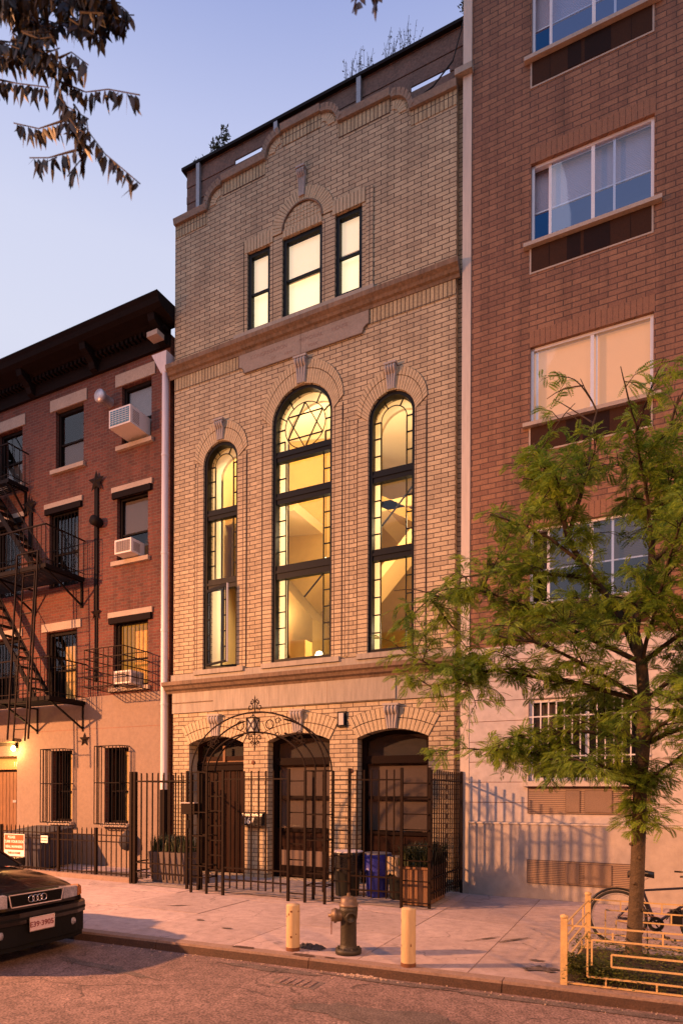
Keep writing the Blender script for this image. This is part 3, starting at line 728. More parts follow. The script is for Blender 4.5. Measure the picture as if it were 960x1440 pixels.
for i, (x, y, z, r) in enumerate([(-6.65,.62,5.06,.10),(-4.35,.60,5.02,.11)]):
    g = thing('globe_lamp', ['lit round globe lamp standing on the sill of the middle arched window','lit round table lamp glowing low in the right arched window'][i], 'lamp', (x,y,z-.23), group='lamps on the sills')
    MB().lathe([(.001,.13),(.05,.16),(r,.23),(.06,.31),(.001,.33)], n=16).build('globe', 'room_bulb', g, True)
    MB().lathe([(.07,.0),(.07,.015),(.02,.03),(.02,.14),(.001,.14)], n=12).build('lamp_base', 'alu_white', g, True)
    room('sill_shelf', 'white_interior', x-.3,x+.3,.40,.79,z-.25,z-.232)
for (x, y, z) in [(-7.15,1.9,7.75),(-6.3,2.3,7.0)]:
    p = thing('pendant_lamp', 'small pendant bulb hanging in the hall, '+('higher by the stair' if z > 7.5 else 'lower near the handrail'), 'lamp', (x,y,z))
    MB().lathe([(.001,-.05),(.05,-.02),(.05,.02),(.001,.06)], n=12).build('bulb', 'room_bulb', p, True)
    MB().bar((0,0,.05),(0,0,11.6-z),.008).build('cord', 'black_frame', p, True)

for (x0, x1, z0, z1, m_) in ((-8.9,-8.3,7.3,8.2,'panel_brown'),(-7.15,-6.75,5.6,6.2,'sky_blind'),(-9.6,-9.2,5.3,6.3,'panel_brown')):
    MB().hexa([(x0,2.98+(x0+9)*.29-.03,z0),(x1,2.98+(x1+9)*.29-.03,z0),(x1,2.98+(x1+9)*.29,z0),(x0,2.98+(x0+9)*.29,z0)],[(x0,2.98+(x0+9)*.29-.03,z1),(x1,2.98+(x1+9)*.29-.03,z1),(x1,2.98+(x1+9)*.29,z1),(x0,2.98+(x0+9)*.29,z1)]).build('framed_picture', m_, hall)
m = MB()
for i in range(5): m.box(-5.4,-4.7,4.2,4.45,4.9+i*.42,4.93+i*.42)
for i in range(40): x = -5.38+rn_h.uniform(0,.64); z = 4.93+.42*rn_h.randint(0,3); m.box(x,x+.03,4.22,4.40,z,z+rn_h.uniform(.18,.32))
m.build('bookshelf', 'door_wood', hall)
room('interior_sofa', 'weathered_wood', -5.3,-4.2,1.1,1.8,4.56,5.1)
# ------------ ground floor openings
def gf_fill(k):
    x0, x1 = GF[k]; cx, cz, rad, a = segs[k]
    y = .26 if k else .34
    w = .07
    head = arc(cx, cz, rad-.001, 90-a, 90+a, 14)
    if k == 0:
        par = MB().prism([(x1,2.70)]+head+[(x0,2.70)], y, y+.06, [[(x1-.09,2.80)]+arc(cx,cz,rad-.08,90-a+2.6,90+a-2.6,10)+[(x0+.09,2.80)]]).build('door', 'door_wood', TB); ORG[par.name] = ORG[TB.name]
        f = MB().box(x0,x0+.09,y-.02,y+.06,.02,2.70).box(x1-.09,x1,y-.02,y+.06,.02,2.70).box(x0,x1,y-.05,y+.06,2.46,2.58).box(x0,x1,y-.05,y+.06,2.60,2.66)
        f.build('door_frame', 'sash_brown', par)
        bx('transom_panel', 'planter_wood', par, x0+.09,x1-.09,y+.02,y+.05,2.58,2.80)
        d = MB().box(x0+.09,x1-.09,y+.02,y+.07,.04,2.46)
        n = 11; ww = (x1-x0-.18)/n
        for i in range(n): d.box(x0+.09+ww*i+.008, x0+.09+ww*(i+1)-.008, y+.005,y+.019,.06,2.44)
        d.build('door_leaf', 'door_wood', par)
        MB().lathe([(.001,-.05),(.03,-.04),(.03,-.01),(.015,0),(.015,.03)], c=(x0+.28,y+.0,1.12), axis='y', n=10).build('handle', 'chrome', par)
        bx('fanlight_bar', 'planter_wood', par, cx-.02,cx+.04,y-.03,y-.001,2.66,3.05)
        bx('fanlight_pane', 'glass_dark', par, x0+.05,x1-.05,y+.03,y+.035,2.78,3.20)
        bx('jamb_lining', 'limestone', TB, x0+.001,x0+.012,.02,y-.03,.02,2.86)
    else:
        par = MB().prism([(x1,2.60)]+head+[(x0,2.60)], y-.03, y+.07, [[(x1-.10,2.72)]+arc(cx,cz,rad-.09,90-a+3,90+a-3,10)+[(x0+.10,2.72)]]).build('window', 'sash_brown', TB); ORG[par.name] = ORG[TB.name]
        f = MB().box(x0,x0+.10,y-.03,y+.07,.05,2.60).box(x1-.10,x1,y-.03,y+.07,.05,2.60)
        f.box(x0+.1,x1-.1,y-.04,y+.07,2.56,2.66).box(x0+.1,x1-.1,y,y+.05,1.80,1.87).box(x0+.1,x1-.1,y-.02,y+.06,1.06,1.13)
        f.box(x0+.1,x1-.1,y+.0,y+.06,.05,.30)
        f.build('sash_frame', 'sash_brown', par)
        bx('pane', 'glass_dark', par, x0+.1,x1-.1,y+.03,y+.034,1.13,2.56)
        bx('pane', 'glass_dark', par, x0+.1,x1-.1,y+.02,y+.024,2.66,3.24)
        bx('blind', 'shutter_cloth', par, x0+.12,x1-.12,y+.09,y+.10,1.15,2.52)
        p = MB().box(x0+.1,x1-.1,y+.02,y+.06,.30,1.06)
        for i in range(3):
            a_ = x0+.14+i*(x1-x0-.28)/3; p.box(a_,a_+(x1-x0-.28)/3-.03,y+.005,y+.019,.72,1.02)
        p.build('lower_panel', 'door_wood', par)
        bx('lower_vent', 'amber_glow' if False else 'vent_dark', par, x0+.2,x1-.2,y+.0,y+.018,.30,.64)
    # dark space behind
    bx('room_backing', 'dark_room', TB, x0-.3,x1+.1,y+.16,y+.18,0,3.6)
for k in range(3): gf_fill(k)
MB().box(XL+.02,XR-.02,-.03,-.001,.0,.10).build('base_course', 'limestone', TB) if False else None
# wall lamp beside the arch
wl = MB().box(-5.86,-5.66,-.05,-.0005,3.33,3.66).build('wall_lamp', 'black_frame', TB); ORG[wl.name] = ORG[TB.name]
bx('lamp_lens', 'sconce_lens', wl, -5.81,-5.70,-.09,-.051,3.37,3.62)
MB().lathe([(.001,-.012),(.05,-.012),(.05,0)], c=(-8.0,0,2.62), axis='y', n=14).build('bell_plate', 'rust', TB)
MB().lathe([(.001,-.012),(.05,-.012),(.05,0)], c=(-5.55,0,2.40), axis='y', n=14).build('bell_plate', 'rust', TB)
# cables, capping at the right
bx('parapet_cap_block', 'limestone', TB, -3.36,-3.02,-.12,.5,15.86,15.98)

# timber screen on the roof
RF = thing('roof_screen', 'weathered horizontal timber screen standing along the roof edge above the parapet', 'fence', (-6.8,.5,15.4))
def zt(x): return 17.13
b_ = MB()
zz = 15.45; i = 0
while zz < 17.25:
    h = .20; gaps = {8:(-8.90,-8.12), 6:(-4.45,-3.62)}
    off = .012*(i % 2)
    if i in gaps:
        ga, gb = gaps[i]
        b_.box(-10.36,ga,.445+off,.475+off,zz,zz+h-.014); b_.box(gb,-3.12,.445+off,.475+off,zz,zz+h-.014); b_.box(ga,gb,.445+off,.475+off,zz+.085,zz+h-.014)
    else: b_.box(-10.36,-3.12,.445+off,.475+off,zz,zz+h-.014)
    zz += h; i += 1
b_.build('screen_boards', 'weathered_wood', RF)
bx('cap_rail', 'iron_dark', RF, -10.46,-3.05,.36,.60,17.46,17.53)
m = MB(); m.box(-10.36,-3.12,.445,.475,zz,17.46); m.build('screen_boards', 'weathered_wood', RF)
for x in (-9.95,-7.72,-5.62,-3.20):
    MB().box(x-.05,x+.05,.36,.44,15.5,17.44).build('post', 'steel_grey', RF)
MB().box(-10.36,-10.32,.48,6,15.45,17.4).build('side_boards', 'weathered_wood', RF)
MB().tube([(-3.25,.30,17.5),(-3.5,.25,16.6),(-3.9,.22,16.25),(-4.5,.22,16.1)], .015, 6).build('cable', 'rubber', RF)
# rooftop planting
def leafblob(mb, c, rad, n, size, rnd, squash=1, up=.3, narrow=.4):
    for i in range(n):
        while True:
            p = Vector((rnd.uniform(-1,1),rnd.uniform(-1,1),rnd.uniform(-1,1)))
            if p.length < 1: break
        p = Vector((p.x*rad[0],p.y*rad[1],p.z*rad[2]))+Vector(c)
        d = Vector((rnd.gauss(0,1),rnd.gauss(0,1),rnd.gauss(0,1)+up)).normalized(); s_ = size*rnd.uniform(.6,1.3)
        sd = d.cross(Vector((rnd.gauss(0,1),rnd.gauss(0,1),rnd.gauss(0,1)))).normalized()*s_*narrow
        t = d*s_
        mb.add([p, p+t*.5+sd*.5, p+t, p+t*.5-sd*.5], [(0,1,2,3)])
rn = random.Random(11)
t = thing('roof_shrub', 'small leafy shrub rising above the left end of the roof screen', 'shrub', (-9.6,.75,17.2))
m = MB(); leafblob(m, (-9.62,.75,18.0), (.24,.15,.26), 330, .09, rn); leafblob(m, (-9.42,.75,18.25), (.12,.12,.20), 130, .09, rn); leafblob(m, (-10.25,.75,17.86), (.14,.12,.16), 110, .08, rn); leafblob(m, (-9.95,.75,17.75), (.2,.12,.12), 80, .08, rn)
m.build('foliage', 'planter_leaf', t, fix=False)
m = MB()
for i in range(7): m.tube([(-9.6,.75,17.2),(-9.7+rn.uniform(-.5,.35),.75,17.85+rn.uniform(0,.3))], .008, 4)
m.build('stem', 'bark_twig', t)
for gi, (xa, xb, lb) in enumerate([(-6.15,-5.5,'wispy seed-headed grasses at the left above the roof screen'),(-5.2,-4.5,'wispy seed-headed grasses farther right above the roof screen')]):
    t = thing('roof_grass', lb, 'plant', ((xa+xb)/2,.75,17.3), group='grasses above the roof screen')
    m = MB(); f = MB()
    for i in range(26):
        x = rn.uniform(xa,xb); y = rn.uniform(.62,.85); h = rn.uniform(.65,1.15); dx = rn.gauss(0,.1)
        m.tube([(x,y,17.3),(x+dx*.4,y,17.3+h*.7),(x+dx,y,17.4+h)], .004, 3)
        for q in range(9):
            a = rn.uniform(.45,1); leafblob(f, (x+dx*a,y,17.35+h*a), (.03,.03,.03), 1, .05, rn)
    m.build('stalk', 'bark_twig', t); f.build('seed_head', 'near_leaf_blue', t, fix=False)
t = tag(MB().build('roof_plant', 'planter_leaf') if False else (lambda mm: (leafblob(mm,(-3.35,.75,18.2),(.14,.15,.22),160,.09,rn), mm.build('roof_plant','planter_leaf',fix=False))[1])(MB()), 'tuft of leaves at the top right corner of the roof screen by the apartment wall', 'plant')

# ------------------------------------------------------------------ RIGHT APARTMENT BUILDING
AB = thing('apartment_building', 'plain orange brick apartment block with sliding windows and painted stucco base', 'building', (.2,.3,0))
WX0, WX1 = -1.93, .12
WZ = [(15.57,17.05),(12.12,13.62),(8.79,10.22),(5.42,6.86)]
holes = []
for dx in (0, 4.6):
    for (a, b) in WZ:
        holes.append([(WX1+dx,a),(WX1+dx,b),(WX0+dx,b),(WX0+dx,a)])
MB().prism([(-3.04,4.70),(-3.04,21),(9,21),(9,4.70)], .0,.3, holes).build('wall', 'orange_brick', AB)
gh = [[(.115,2.17),(.115,3.68),(-1.93,3.68),(-1.93,2.17)]]
MB().prism([(-3.04,0),(-3.04,4.70),(9,4.70),(9,0)], .0,.3, gh).build('stucco_base', 'groove', AB)
bx('wall', 'orange_brick', AB, -3.04,9,12.7,13,0,21); bx('wall', 'orange_brick', AB, 8.7,9,.31,12.69,0,21); bx('roof', 'lead_grey', AB, -3.0,8.69,.31,12.69,20.6,20.8)
bx('corner_strip', 'strip_white', AB, -3.215,-3.045,-.02,.6,0,20.9)
p_ = MB()
zs_ = [1.40,1.766,2.151,2.536,2.92,3.306,3.69,4.07,4.45,4.72]
for i in range(len(zs_)-1):
    a, b = zs_[i]+.006, zs_[i+1]-.006
    if b <= 2.13 or a > 3.68: 
        p_.box(-3.04,8.9,-.012,-.001,a,b) 
    else:
        a2 = a; b2 = b
        p_.box(-3.04,-1.935,-.012,-.001,a2,b2); p_.box(.12,8.9,-.012,-.001,a2,b2)
        if b > 3.68: p_.box(-1.934,.119,-.012,-.001,3.69,b)
p_.build('stucco_courses', 'stucco_white', AB)
bx('stucco_plinth', 'stucco_base', AB, -3.04,8.9,-.045,-.0005,0,1.36)
MB().xprism([(-.045,1.36),(-.06,1.365),(-.06,1.39),(-.013,1.40),(-.013,1.36)], -3.04,8.9).build('plinth_ledge', 'strip_white', AB)
def slider(x0, x1, z0, z1, style):
    y = .10; f = MB(); w = .05
    f.box(x0,x0+w,y-.04,y+.05,z0,z1).box(x1-w,x1,y-.04,y+.05,z0,z1).box(x0+w,x1-w,y-.04,y+.05,z1-w,z1).box(x0+w,x1-w,y-.04,y+.05,z0,z0+w)
    o = f.build('window', 'alu_white', AB); ORG[o.name] = ORG[AB.name]
    xm = x0+(x1-x0)*.52
    s1 = MB()
    off = .30 if style == 'blue' else .0
    s1.box(xm-.03,xm+.03,y-.03,y-.001,z0+w,z1-w)
    if style == 'blue': s1.box(x0+.30,x0+.35,y+.001,y+.03,z0+w,z1-w).box(xm+.33,xm+.37,y+.001,y+.03,z0+w,z1-w)
    else: s1.box(x0+.09,x0+.13,y+.001,y+.03,z0+w,z1-w).box(xm+.06,xm+.09,y+.001,y+.03,z0+w,z1-w)
    s1.box(x0+w,x1-w,y-.01,y+.03,z0+w,z0+w+.03)
    s1.build('sash_frame', 'alu_white', o)
    xg = x0+.35 if style == 'blue' else x0+w
    bx('pane', 'glass_blue' if style == 'blue' else 'glass_dark', o, xg,x1-w,y-.012,y-.008,z0+w,z1-w)
    if style == 'blue':
        sl = MB(); zb = z0+(z1-z0)*.50; zc = z1
        while zc > zb: sl.box(x0+.02,x1-.02,y+.12,y+.135,zc-.028,zc-.003); zc -= .03
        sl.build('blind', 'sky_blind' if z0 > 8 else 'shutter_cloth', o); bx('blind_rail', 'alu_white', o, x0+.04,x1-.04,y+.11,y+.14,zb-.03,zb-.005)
        bx('pane_backing', 'blue_glow' if z0 > 8 else 'dark_room', o, x0-.9,x1+.2,y+.7,y+.72,z0-.2,z1+1.2)
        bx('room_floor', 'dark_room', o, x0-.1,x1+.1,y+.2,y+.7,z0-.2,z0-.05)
    else:
        sl = MB(); zc = z1
        while zc > z0: sl.add([(x0+.02,y+.10,zc-.004),(x1-.02,y+.10,zc-.004),(x1-.02,y+.118,zc-.026),(x0+.02,y+.118,zc-.026)], [(0,1,2,3)]); zc -= .026
        sl.build('blind', 'glow_blind', o, fix=False)
        bx('pane_backing', 'amber_glow_dim', o, x0-.1,x1+.1,y+.3,y+.32,z0-.2,z1+.2)
    return o
for di, dx in enumerate((0, 4.6)):
    for i, (a, b) in enumerate(WZ):
        x0, x1 = WX0+dx, WX1+dx
        slider(x0+.002, x1-.002, a, b-.001, 'warm' if i == 2 else 'blue')
        bx('window_sill', 'sill_grey', AB, x0-.12,x1+.12,-.10,.06,a-.07,a-.001)
        soldier(x0-.02,x1+.02,b+.002,b+.29,22,.004,.0045).build('brick_lintel', 'orange_brick' if False else 'orange_plain', AB)
        bx('lintel_bed', 'mortar', AB, x0-.025,x1+.025,-.006,-.001,b+.003,b+.292) if False else None
        zb = a-.08; za = zb-.44
        pn = MB().box(x0-.02,x0+.01,-.012,-.001,za-.03,zb).box(x1-.04,x1-.01,-.012,-.001,za-.03,zb).box(x0+.01,x1-.04,-.012,-.001,za-.03,za).build('heater_panel', 'sill_grey', AB); ORG[pn.name] = ORG[AB.name]
        q = MB().box(x0+.012,x1-.042,-.016,-.001,za+.002,zb); q.build('panel_face', 'panel_brown', pn)
        g = MB()
        for (u0, u1) in ((.31,.42),(.45,.66)):
            g.box(x0+(x1-x0)*u0,x0+(x1-x0)*u1,-.021,-.0165,za+.01,zb-.01)
        g.build('panel_louvre', 'panel_darker', pn)
        g = MB()
        for u0 in (.16,.82): g.box(x0+(x1-x0)*u0-.004,x0+(x1-x0)*u0+.004,-.019,-.0165,za+.01,zb-.01)
        g.build('panel_joint', 'panel_darker', pn)
# ground floor barred window, two vents
w = MB().box(-1.93,-1.87,.04,.12,2.17,3.68).box(.055,.115,.04,.12,2.17,3.68).box(-1.87,.055,.04,.12,3.62,3.68).box(-1.87,.055,.04,.12,2.17,2.23).box(-.95,-.89,.06,.11,2.23,3.62).build('window', 'alu_white', AB); ORG[w.name] = ORG[AB.name]
bx('pane', 'glass_dark', w, -1.87,.055,.08,.085,2.23,3.62)
bx('pane_backing', 'dark_room', w, -2.6,.4,.7,.72,1.8,4.2)
bx('curtain', 'shutter_cloth', w, -1.86,-1.45,.14,.15,2.2,3.6)
bx('window_reveal', 'strip_white', w, -1.935,-1.931,-.04,.04,2.17,3.68)
b = MB()
for i in range(15):
    x = -1.85+i*.137; b.bar((x,-.02,2.18),(x,-.02,3.64),.022)
for z in (2.62,3.35): b.box(-1.93,.11,-.032,-.012-.004,z-.012,z+.012)
b.build('window_bars', 'alu_white', w)
bx('window_sill', 'strip_white', AB, -2.02,.2,-.11,.04,2.07,2.165)
for (z0, z1) in ((1.57,2.03),(.29,.72)):
    y0 = -.0125 if z0 > 1 else -.046
    v = MB().box(-1.94,-.12,y0-.012,y0-.0005,z0,z1).build('wall_vent', 'vent_tan', AB); ORG[v.name] = ORG[AB.name]
    s_ = MB(); n = 12
    for i in range(n): 
        z = z0+.03+(z1-z0-.05)*i/n; s_.box(-1.92,-.14,y0-.018,y0-.0125,z,z+.012)
    for x in (-1.935,-.13): s_.box(x-.006,x+.006,y0-.018,y0-.0125,z0,z1)
    s_.box(-1.94,-.12,y0-.02,y0-.0125,z1-.012,z1); s_.box(-1.94,-.12,y0-.02,y0-.0125,z0,z0+.012)
    s_.build('vent_slats', 'vent_dark', v)
    d = MB().box(-1.27,-1.03,y0-.03,y0-.0262,z0+.03,z1-.03).box(-.95,-.50,y0-.03,y0-.0262,z0+.03,z1-.03)
    d.build('vent_core', 'vent_dark', v)
    s_ = MB()
    for i in range(24): 
        z = z0+.04+(z1-z0-.08)*i/24; s_.box(-1.265,-1.035,y0-.034,y0-.0305,z,z+.007); s_.box(-.945,-.505,y0-.034,y0-.0305,z,z+.007)
    s_.build('vent_slats', 'vent_tan', v)

# ------------------------------------------------------------------ LEFT RED BRICK BUILDING
LY = .15
LB = thing('red_brick_tenement', 'old red brick row house with black bracketed cornice and fire escape', 'building', (-14,.4,0))
X1L = -10.60
LWIN = {  # x0,x1,z0,z1, style
 'A4':(-12.20,-11.20,10.86,12.42),'B4':(-14.62,-13.56,10.77,12.40),'C4':(-17.0,-15.97,10.71,12.34),
 'A3':(-12.35,-11.30,7.90,9.60),'B3':(-14.86,-13.73,7.55,9.65),'C3':(-17.1,-16.0,7.55,9.65),
 'A2':(-12.45,-11.28,4.64,6.36),'B2':(-14.95,-13.79,4.40,6.34),'C2':(-17.3,-16.1,4.40,6.34)}
hs = [[(b,c),(b,d),(a,d),(a,c)] for a,b,c,d in LWIN.values()]
MB().prism([(-24,4.48),(-24,13.3),(X1L,13.3),(X1L,4.48)], LY, LY+.3, hs[:] if False else [h for h, (k, v) in zip(hs, LWIN.items()) if v[2] > 4.5]+[]).build('wall', 'red_brick', LB) if False else None
wallpoly = [(-24,0),(-24,13.3),(X1L,13.3),(X1L,0)]
GFW = [(-14.70,-13.90,1.13,3.06),(-12.70,-11.88,1.13,3.09)]
door_h = [(-16.1,0.02),(-16.1,2.95),(-17.2,2.95),(-17.2,0.02)]
hs += [[(b,c),(b,d),(a,d),(a,c)] for a,b,c,d in GFW]+[door_h]
MB().prism(wallpoly, LY, LY+.3, hs).build('wall', 'red_brick', LB)
# render on the lower storey
rp = [[(x0,max(z0,-1)) for x0,z0 in h] for h in hs if min(z for _, z in h) < 3.6]
MB().prism([(-24,0.0),(-24,4.46),(X1L-.002,4.46),(X1L-.002,0.0)], LY-.03, LY-.001, [[(b,c),(b,d),(a,d),(a,c)] for a,b,c,d in GFW]+[door_h]+[[(-13.79,4.40),(-13.79,4.459),(-14.95,4.459),(-14.95,4.40)]]).build('render_coat', 'stucco_pink', LB)
bx('render_line', 'groove', LB, -15.9,X1L-.01,LY-.034,LY-.0305,3.60,3.615)
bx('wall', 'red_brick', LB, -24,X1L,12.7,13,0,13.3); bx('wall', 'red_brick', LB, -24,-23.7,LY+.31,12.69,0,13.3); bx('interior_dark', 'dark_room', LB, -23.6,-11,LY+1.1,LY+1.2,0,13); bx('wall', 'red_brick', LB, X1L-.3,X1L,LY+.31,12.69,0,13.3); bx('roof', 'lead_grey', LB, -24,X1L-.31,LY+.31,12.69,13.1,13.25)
bx('wall', 'lead_grey', LB, X1L+.002,-10.34,LY+.35,LY+.6,3.0,13.2)   # grey strip in the slot between the houses
bx('wall', 'dark_room', LB, X1L+.002,-10.34,LY+.35,LY+.6,0,2.99)  # near-black sheet stands in for the shade low in the slot
# cornice
bx('frieze', 'cornice_black', LB, -24,X1L+.02,LY-.08,LY-.001,12.97,13.40)
MB().xprism([(LY,13.40),(-.02,13.40),(-.14,13.46),(-.42,13.50),(-.52,13.56),(-.56,13.66),(-.62,13.74),(-.60,13.78),(LY,13.82)], -24,-10.36).build('cornice', 'cornice_black', LB)
m = MB()
for i in range(90): m.box(-24+i*.15,-23.92+i*.15,-.10,LY-.081,13.28,13.38)
m.build('dentil', 'cornice_black', LB)
for x in (-20.3,-17.85,-15.45,-13.05,-10.75):
    MB().xprism([(.07,12.98),(-.04,13.02),(-.10,13.16),(-.22,13.26),(-.36,13.34),(-.40,13.50),(.07,13.50)], x-.10,x+.10).build('bracket', 'cornice_black', LB)
bx('bracket_cap', 'lintel_stone', LB, -10.95,-10.62,-.30,-.05,13.02,13.14)
# windows
def lwin(k):
    a, b, c, d = LWIN[k]; y = LY+.12
    lit = {'A2':('amber_glow',.35)}.get(k, ('dark_room',.5))
    w = sash(LB, a+.002, b-.002, c+.001, d-.001, y=y, fw=.085, fm='iron_dark', gm='glass_dark', behind=lit, mid=.45 if k[0] != 'A' else .42)
    if k in ('B4','C4'): bx('curtain', 'shutter_cloth', w, a+.15,b-.12,y+.06,y+.07,c+.1,c+(d-c)*.45)
    if k in ('A4','A3'): bx('shade', 'shutter_cloth' if k=='A3' else 'lead_grey', w, a+.09,b-.09,y+.06,y+.07,c+(d-c)*.45,d-.1)
    if k == 'B2': bx('curtain', 'amber_glow_dim', w, a+.55,b-.12,y+.06,y+.07,c+.1,d-.4)
    # lintel, sill
    if k[1] == '4': bx('lintel', 'lintel_stone', LB, a-.20,b+.13,LY-.03,LY-.001,d+.02,d+.33)
    elif k in ('A3','B3','C3','A2'):
        bx('lintel', 'lintel_stone', LB, a-.16,b+.16,LY-.05,LY-.001,d+.10,d+.24)
        bx('lintel', 'cornice_black', LB, a-.12,b+.13,LY-.07,LY-.002,d-.06,d+.098)
    else: bx('lintel', 'lintel_stone', LB, a-.16,b+.18,LY-.04,LY-.001,d+.02,d+.24)
    if k not in ('B2','C2','B3','C3'): bx('window_sill', 'lintel_stone', LB, a-.13,b+.08,LY-.09,LY+.1,c-.11,c-.002)
    if k in ('B3','C3','B2','C2','A2'):
        g = MB(); n = 9
        for i in range(n): x = a+.05+(b-a-.1)*i/(n-1); g.bar((x,LY+.03,c+.02),(x,LY+.03,d-.1),.014)
        g.bar((a+.02,LY+.03,c+(d-c)*.5),(b-.02,LY+.03,c+(d-c)*.5),.02)
        g.build('window_grille', 'iron_dark', w)
for k in LWIN: lwin(k)
for (a, b, c, d) in GFW:
    y = LY+.14
    w = sash(LB, a, b, c, d, y=y, fw=.06, fm='iron_dark', gm='glass_dark', behind=('dark_room',.4), mid=.42)
    bx('curtain', 'amber_glow_dim', w, a+(b-a)*.62,b-.07,y+.06,y+.07,c+.05,d-.1)
    bx('window_sill', 'lintel_stone', LB, a-.05,b+.1,LY-.16,LY-.031,c-.09,c-.003)
    # projecting basket of bars
    x0, x1, y0, y1, z0, z1 = a-.34, b+.02, -.13, LY-.032, c-.02, d+.02
    x0 = a-.04
    y0 = -.20
    g = MB()
    for z in (z0,(z0+z1)/2+.06,z1):
        g.bar((x0,y0,z),(x1,y0,z),.022); g.bar((x0,y0,z),(x0,y1,z),.022); g.bar((x1,y0,z),(x1,y1,z),.022)
    n = 8
    for i in range(n): g.bar((x0+(x1-x0)*i/(n-1),y0,z0),(x0+(x1-x0)*i/(n-1),y0,z1),.017)
    for i in range(1,4):
        yy = y0+(y1-y0)*i/4
        for x in (x0,x1): g.bar((x,yy,z0),(x,yy,z1),.014)
    for i in range(n): g.bar((x0+(x1-x0)*i/(n-1),y0,z0),(x0+(x1-x0)*i/(n-1),y1,z0),.012)
    g.build('window_cage', 'iron_dark', w)
# door, number, lantern
d = bx('door', 'sash_brown', LB, -17.19,-16.11,LY+.12,LY+.2,.03,2.55); ORG[d.name] = ORG[LB.name]
m = MB()
for i in range(7): m.box(-17.17+i*.15,-17.04+i*.15,LY+.10,LY+.119,.1,2.5)
m.build('door_plank', 'planter_wood', d)
bx('letter_slot', 'wall_metal', d, -16.42,-16.28,LY+.08,LY+.099,1.62,1.69)
bx('door_head', 'amber_glow_dim', d, -17.19,-16.11,LY+.12,LY+.18,2.58,2.945)
text('house_number', '111', .20, 'number_white', d, (-16.30,LY+.112,2.72), FRONT, .004, sx=.9)
bx('door_hood', 'limestone_dark', LB, -17.3,-15.95,-.12,LY-.031,3.34,3.44)
wlm = thing('wall_lantern', 'glowing bare wall lantern above the door numbered 111', 'wall lamp', (-16.10,.0,3.15))
MB().lathe([(.001,-.07),(.05,-.04),(.06,0),(.05,.05),(.02,.09)], n=14).build('bulb', 'bulb', wlm, True)
MB().box(-.03,.03,.0,.12,.09,.13).box(-.05,.05,.10,.12,.03,.19).build('lamp_arm', 'iron_dark', wlm, True)
# star anchor plates and iron straps
def star(x, z, r, y=LY-.03):
    m = MB(); pts = []
    for i in range(10):
        rr = r if i % 2 == 0 else r*.42; t = R(90+36*i); pts.append((x+rr*math.cos(t), z+rr*math.sin(t)))
    vs = [(p[0],y-.01,p[1]) for p in pts]+[(x,y-.05,z),(x,y-.01,z)]
    m.add(vs, [(i,(i+1) % 10,10) for i in range(10)]+[(i,(i+1) % 10,11) for i in range(10)]); m.box(x-.02,x+.02,y-.01,y+.03,z-.02,z+.02)
    return m.build('star_anchor', 'iron', LB)
star(-13.43,3.33,.20,LY-.04); star(-13.05,6.66,.20); star(-13.02,10.12,.30,LY-.06); star(-15.60,9.98,.30,LY-.06)
for (x, z0, z1) in ((-13.05,6.7,10.1),(-15.58,7.9,9.9)):
    bx('iron_strap', 'iron_dark', LB, x-.06,x+.06,LY-.05,LY-.001,z0,z1)
bx('iron_strap', 'iron', LB, -13.10,-13.0,LY-.03,LY-.001,4.85,6.6)
MB().lathe([(.001,-.26),(.13,-.26),(.13,-.05),(.10,0)], c=(-12.93,LY,9.02), axis='y', n=18).build('wall_flue', 'iron_dark', LB)
# round metal flue cover
v = MB().lathe([(.001,-.40),(.15,-.40),(.17,-.37),(.17,-.30),(.13,-.28),(.13,0)], c=(-12.60,LY,12.10), axis='y', n=22).build('wall_flue', 'wall_metal', LB)
# downpipe
dp = MB().tube([(-10.60,-.02,12.25),(-10.60,-.02,2.0)], .085, 12).build('downpipe', 'pipe_white', LB); ORG[dp.name] = ORG[LB.name]
MB().hexa([(-10.68,-.10,12.2),(-10.52,-.10,12.2),(-10.52,.08,12.2),(-10.68,.08,12.2)], [(-10.88,-.20,12.62),(-10.42,-.20,12.62),(-10.42,.12,12.62),(-10.88,.12,12.62)]).build('hopper', 'pipe_white', dp)
for z in (10.2,7.8,5.9,4.1): MB().tube([(-10.60,-.02,z-.03),(-10.60,-.02,z+.03)], .094, 12).build('pipe_collar', 'pipe_white', dp)
MB().tube([(-10.60,-.02,2.0),(-10.60,-.02,.05)], .10, 12).build('pipe_boot', 'iron_dark', dp)
# window air conditioners
def ac(x0, x1, z0, z1, y0, lb, grille, y1=LY+.1):
    t = thing('air_conditioner', lb, 'air conditioner', ((x0+x1)/2,LY,z0), group='window air conditioners')
    bx('casing', 'ac_white', t, x0,x1,y0,y1,z0,z1)
    g = MB().box(x0+.04,x1-.04,y0-.006,y0-.001,z0+.04,z1-.04); gr = g.build('grille', grille, t); ORG[gr.name] = ORG[t.name]
    l = MB()
    for i in range(1,7): l.box(x0+.04,x1-.04,y0-.012,y0-.0065,z0+.04+(z1-z0-.08)*i/7-.004,z0+.04+(z1-z0-.08)*i/7+.004)
    for i in range(1,6): l.box(x0+.04+(x1-x0-.08)*i/6-.004,x0+.04+(x1-x0-.08)*i/6+.004,y0-.016,y0-.0125,z0+.04,z1-.04)
    l.build('fins', 'alu_white' if grille == 'ac_grille_blue' else 'ac_grille_grey', gr)
    s_ = MB()
    for i in range(8): s_.box(x1+.0005,x1+.006,y0+.08,y0+.30,z0+.06+(z1-z0-.12)*i/8,z0+.06+(z1-z0-.12)*i/8+.012)
    s_.build('side_louvre', 'ac_grille_grey', t)
ac(-12.02,-11.32,10.98,11.42,-.45,'large white air conditioner with blue grille in the top floor window','ac_grille_blue')
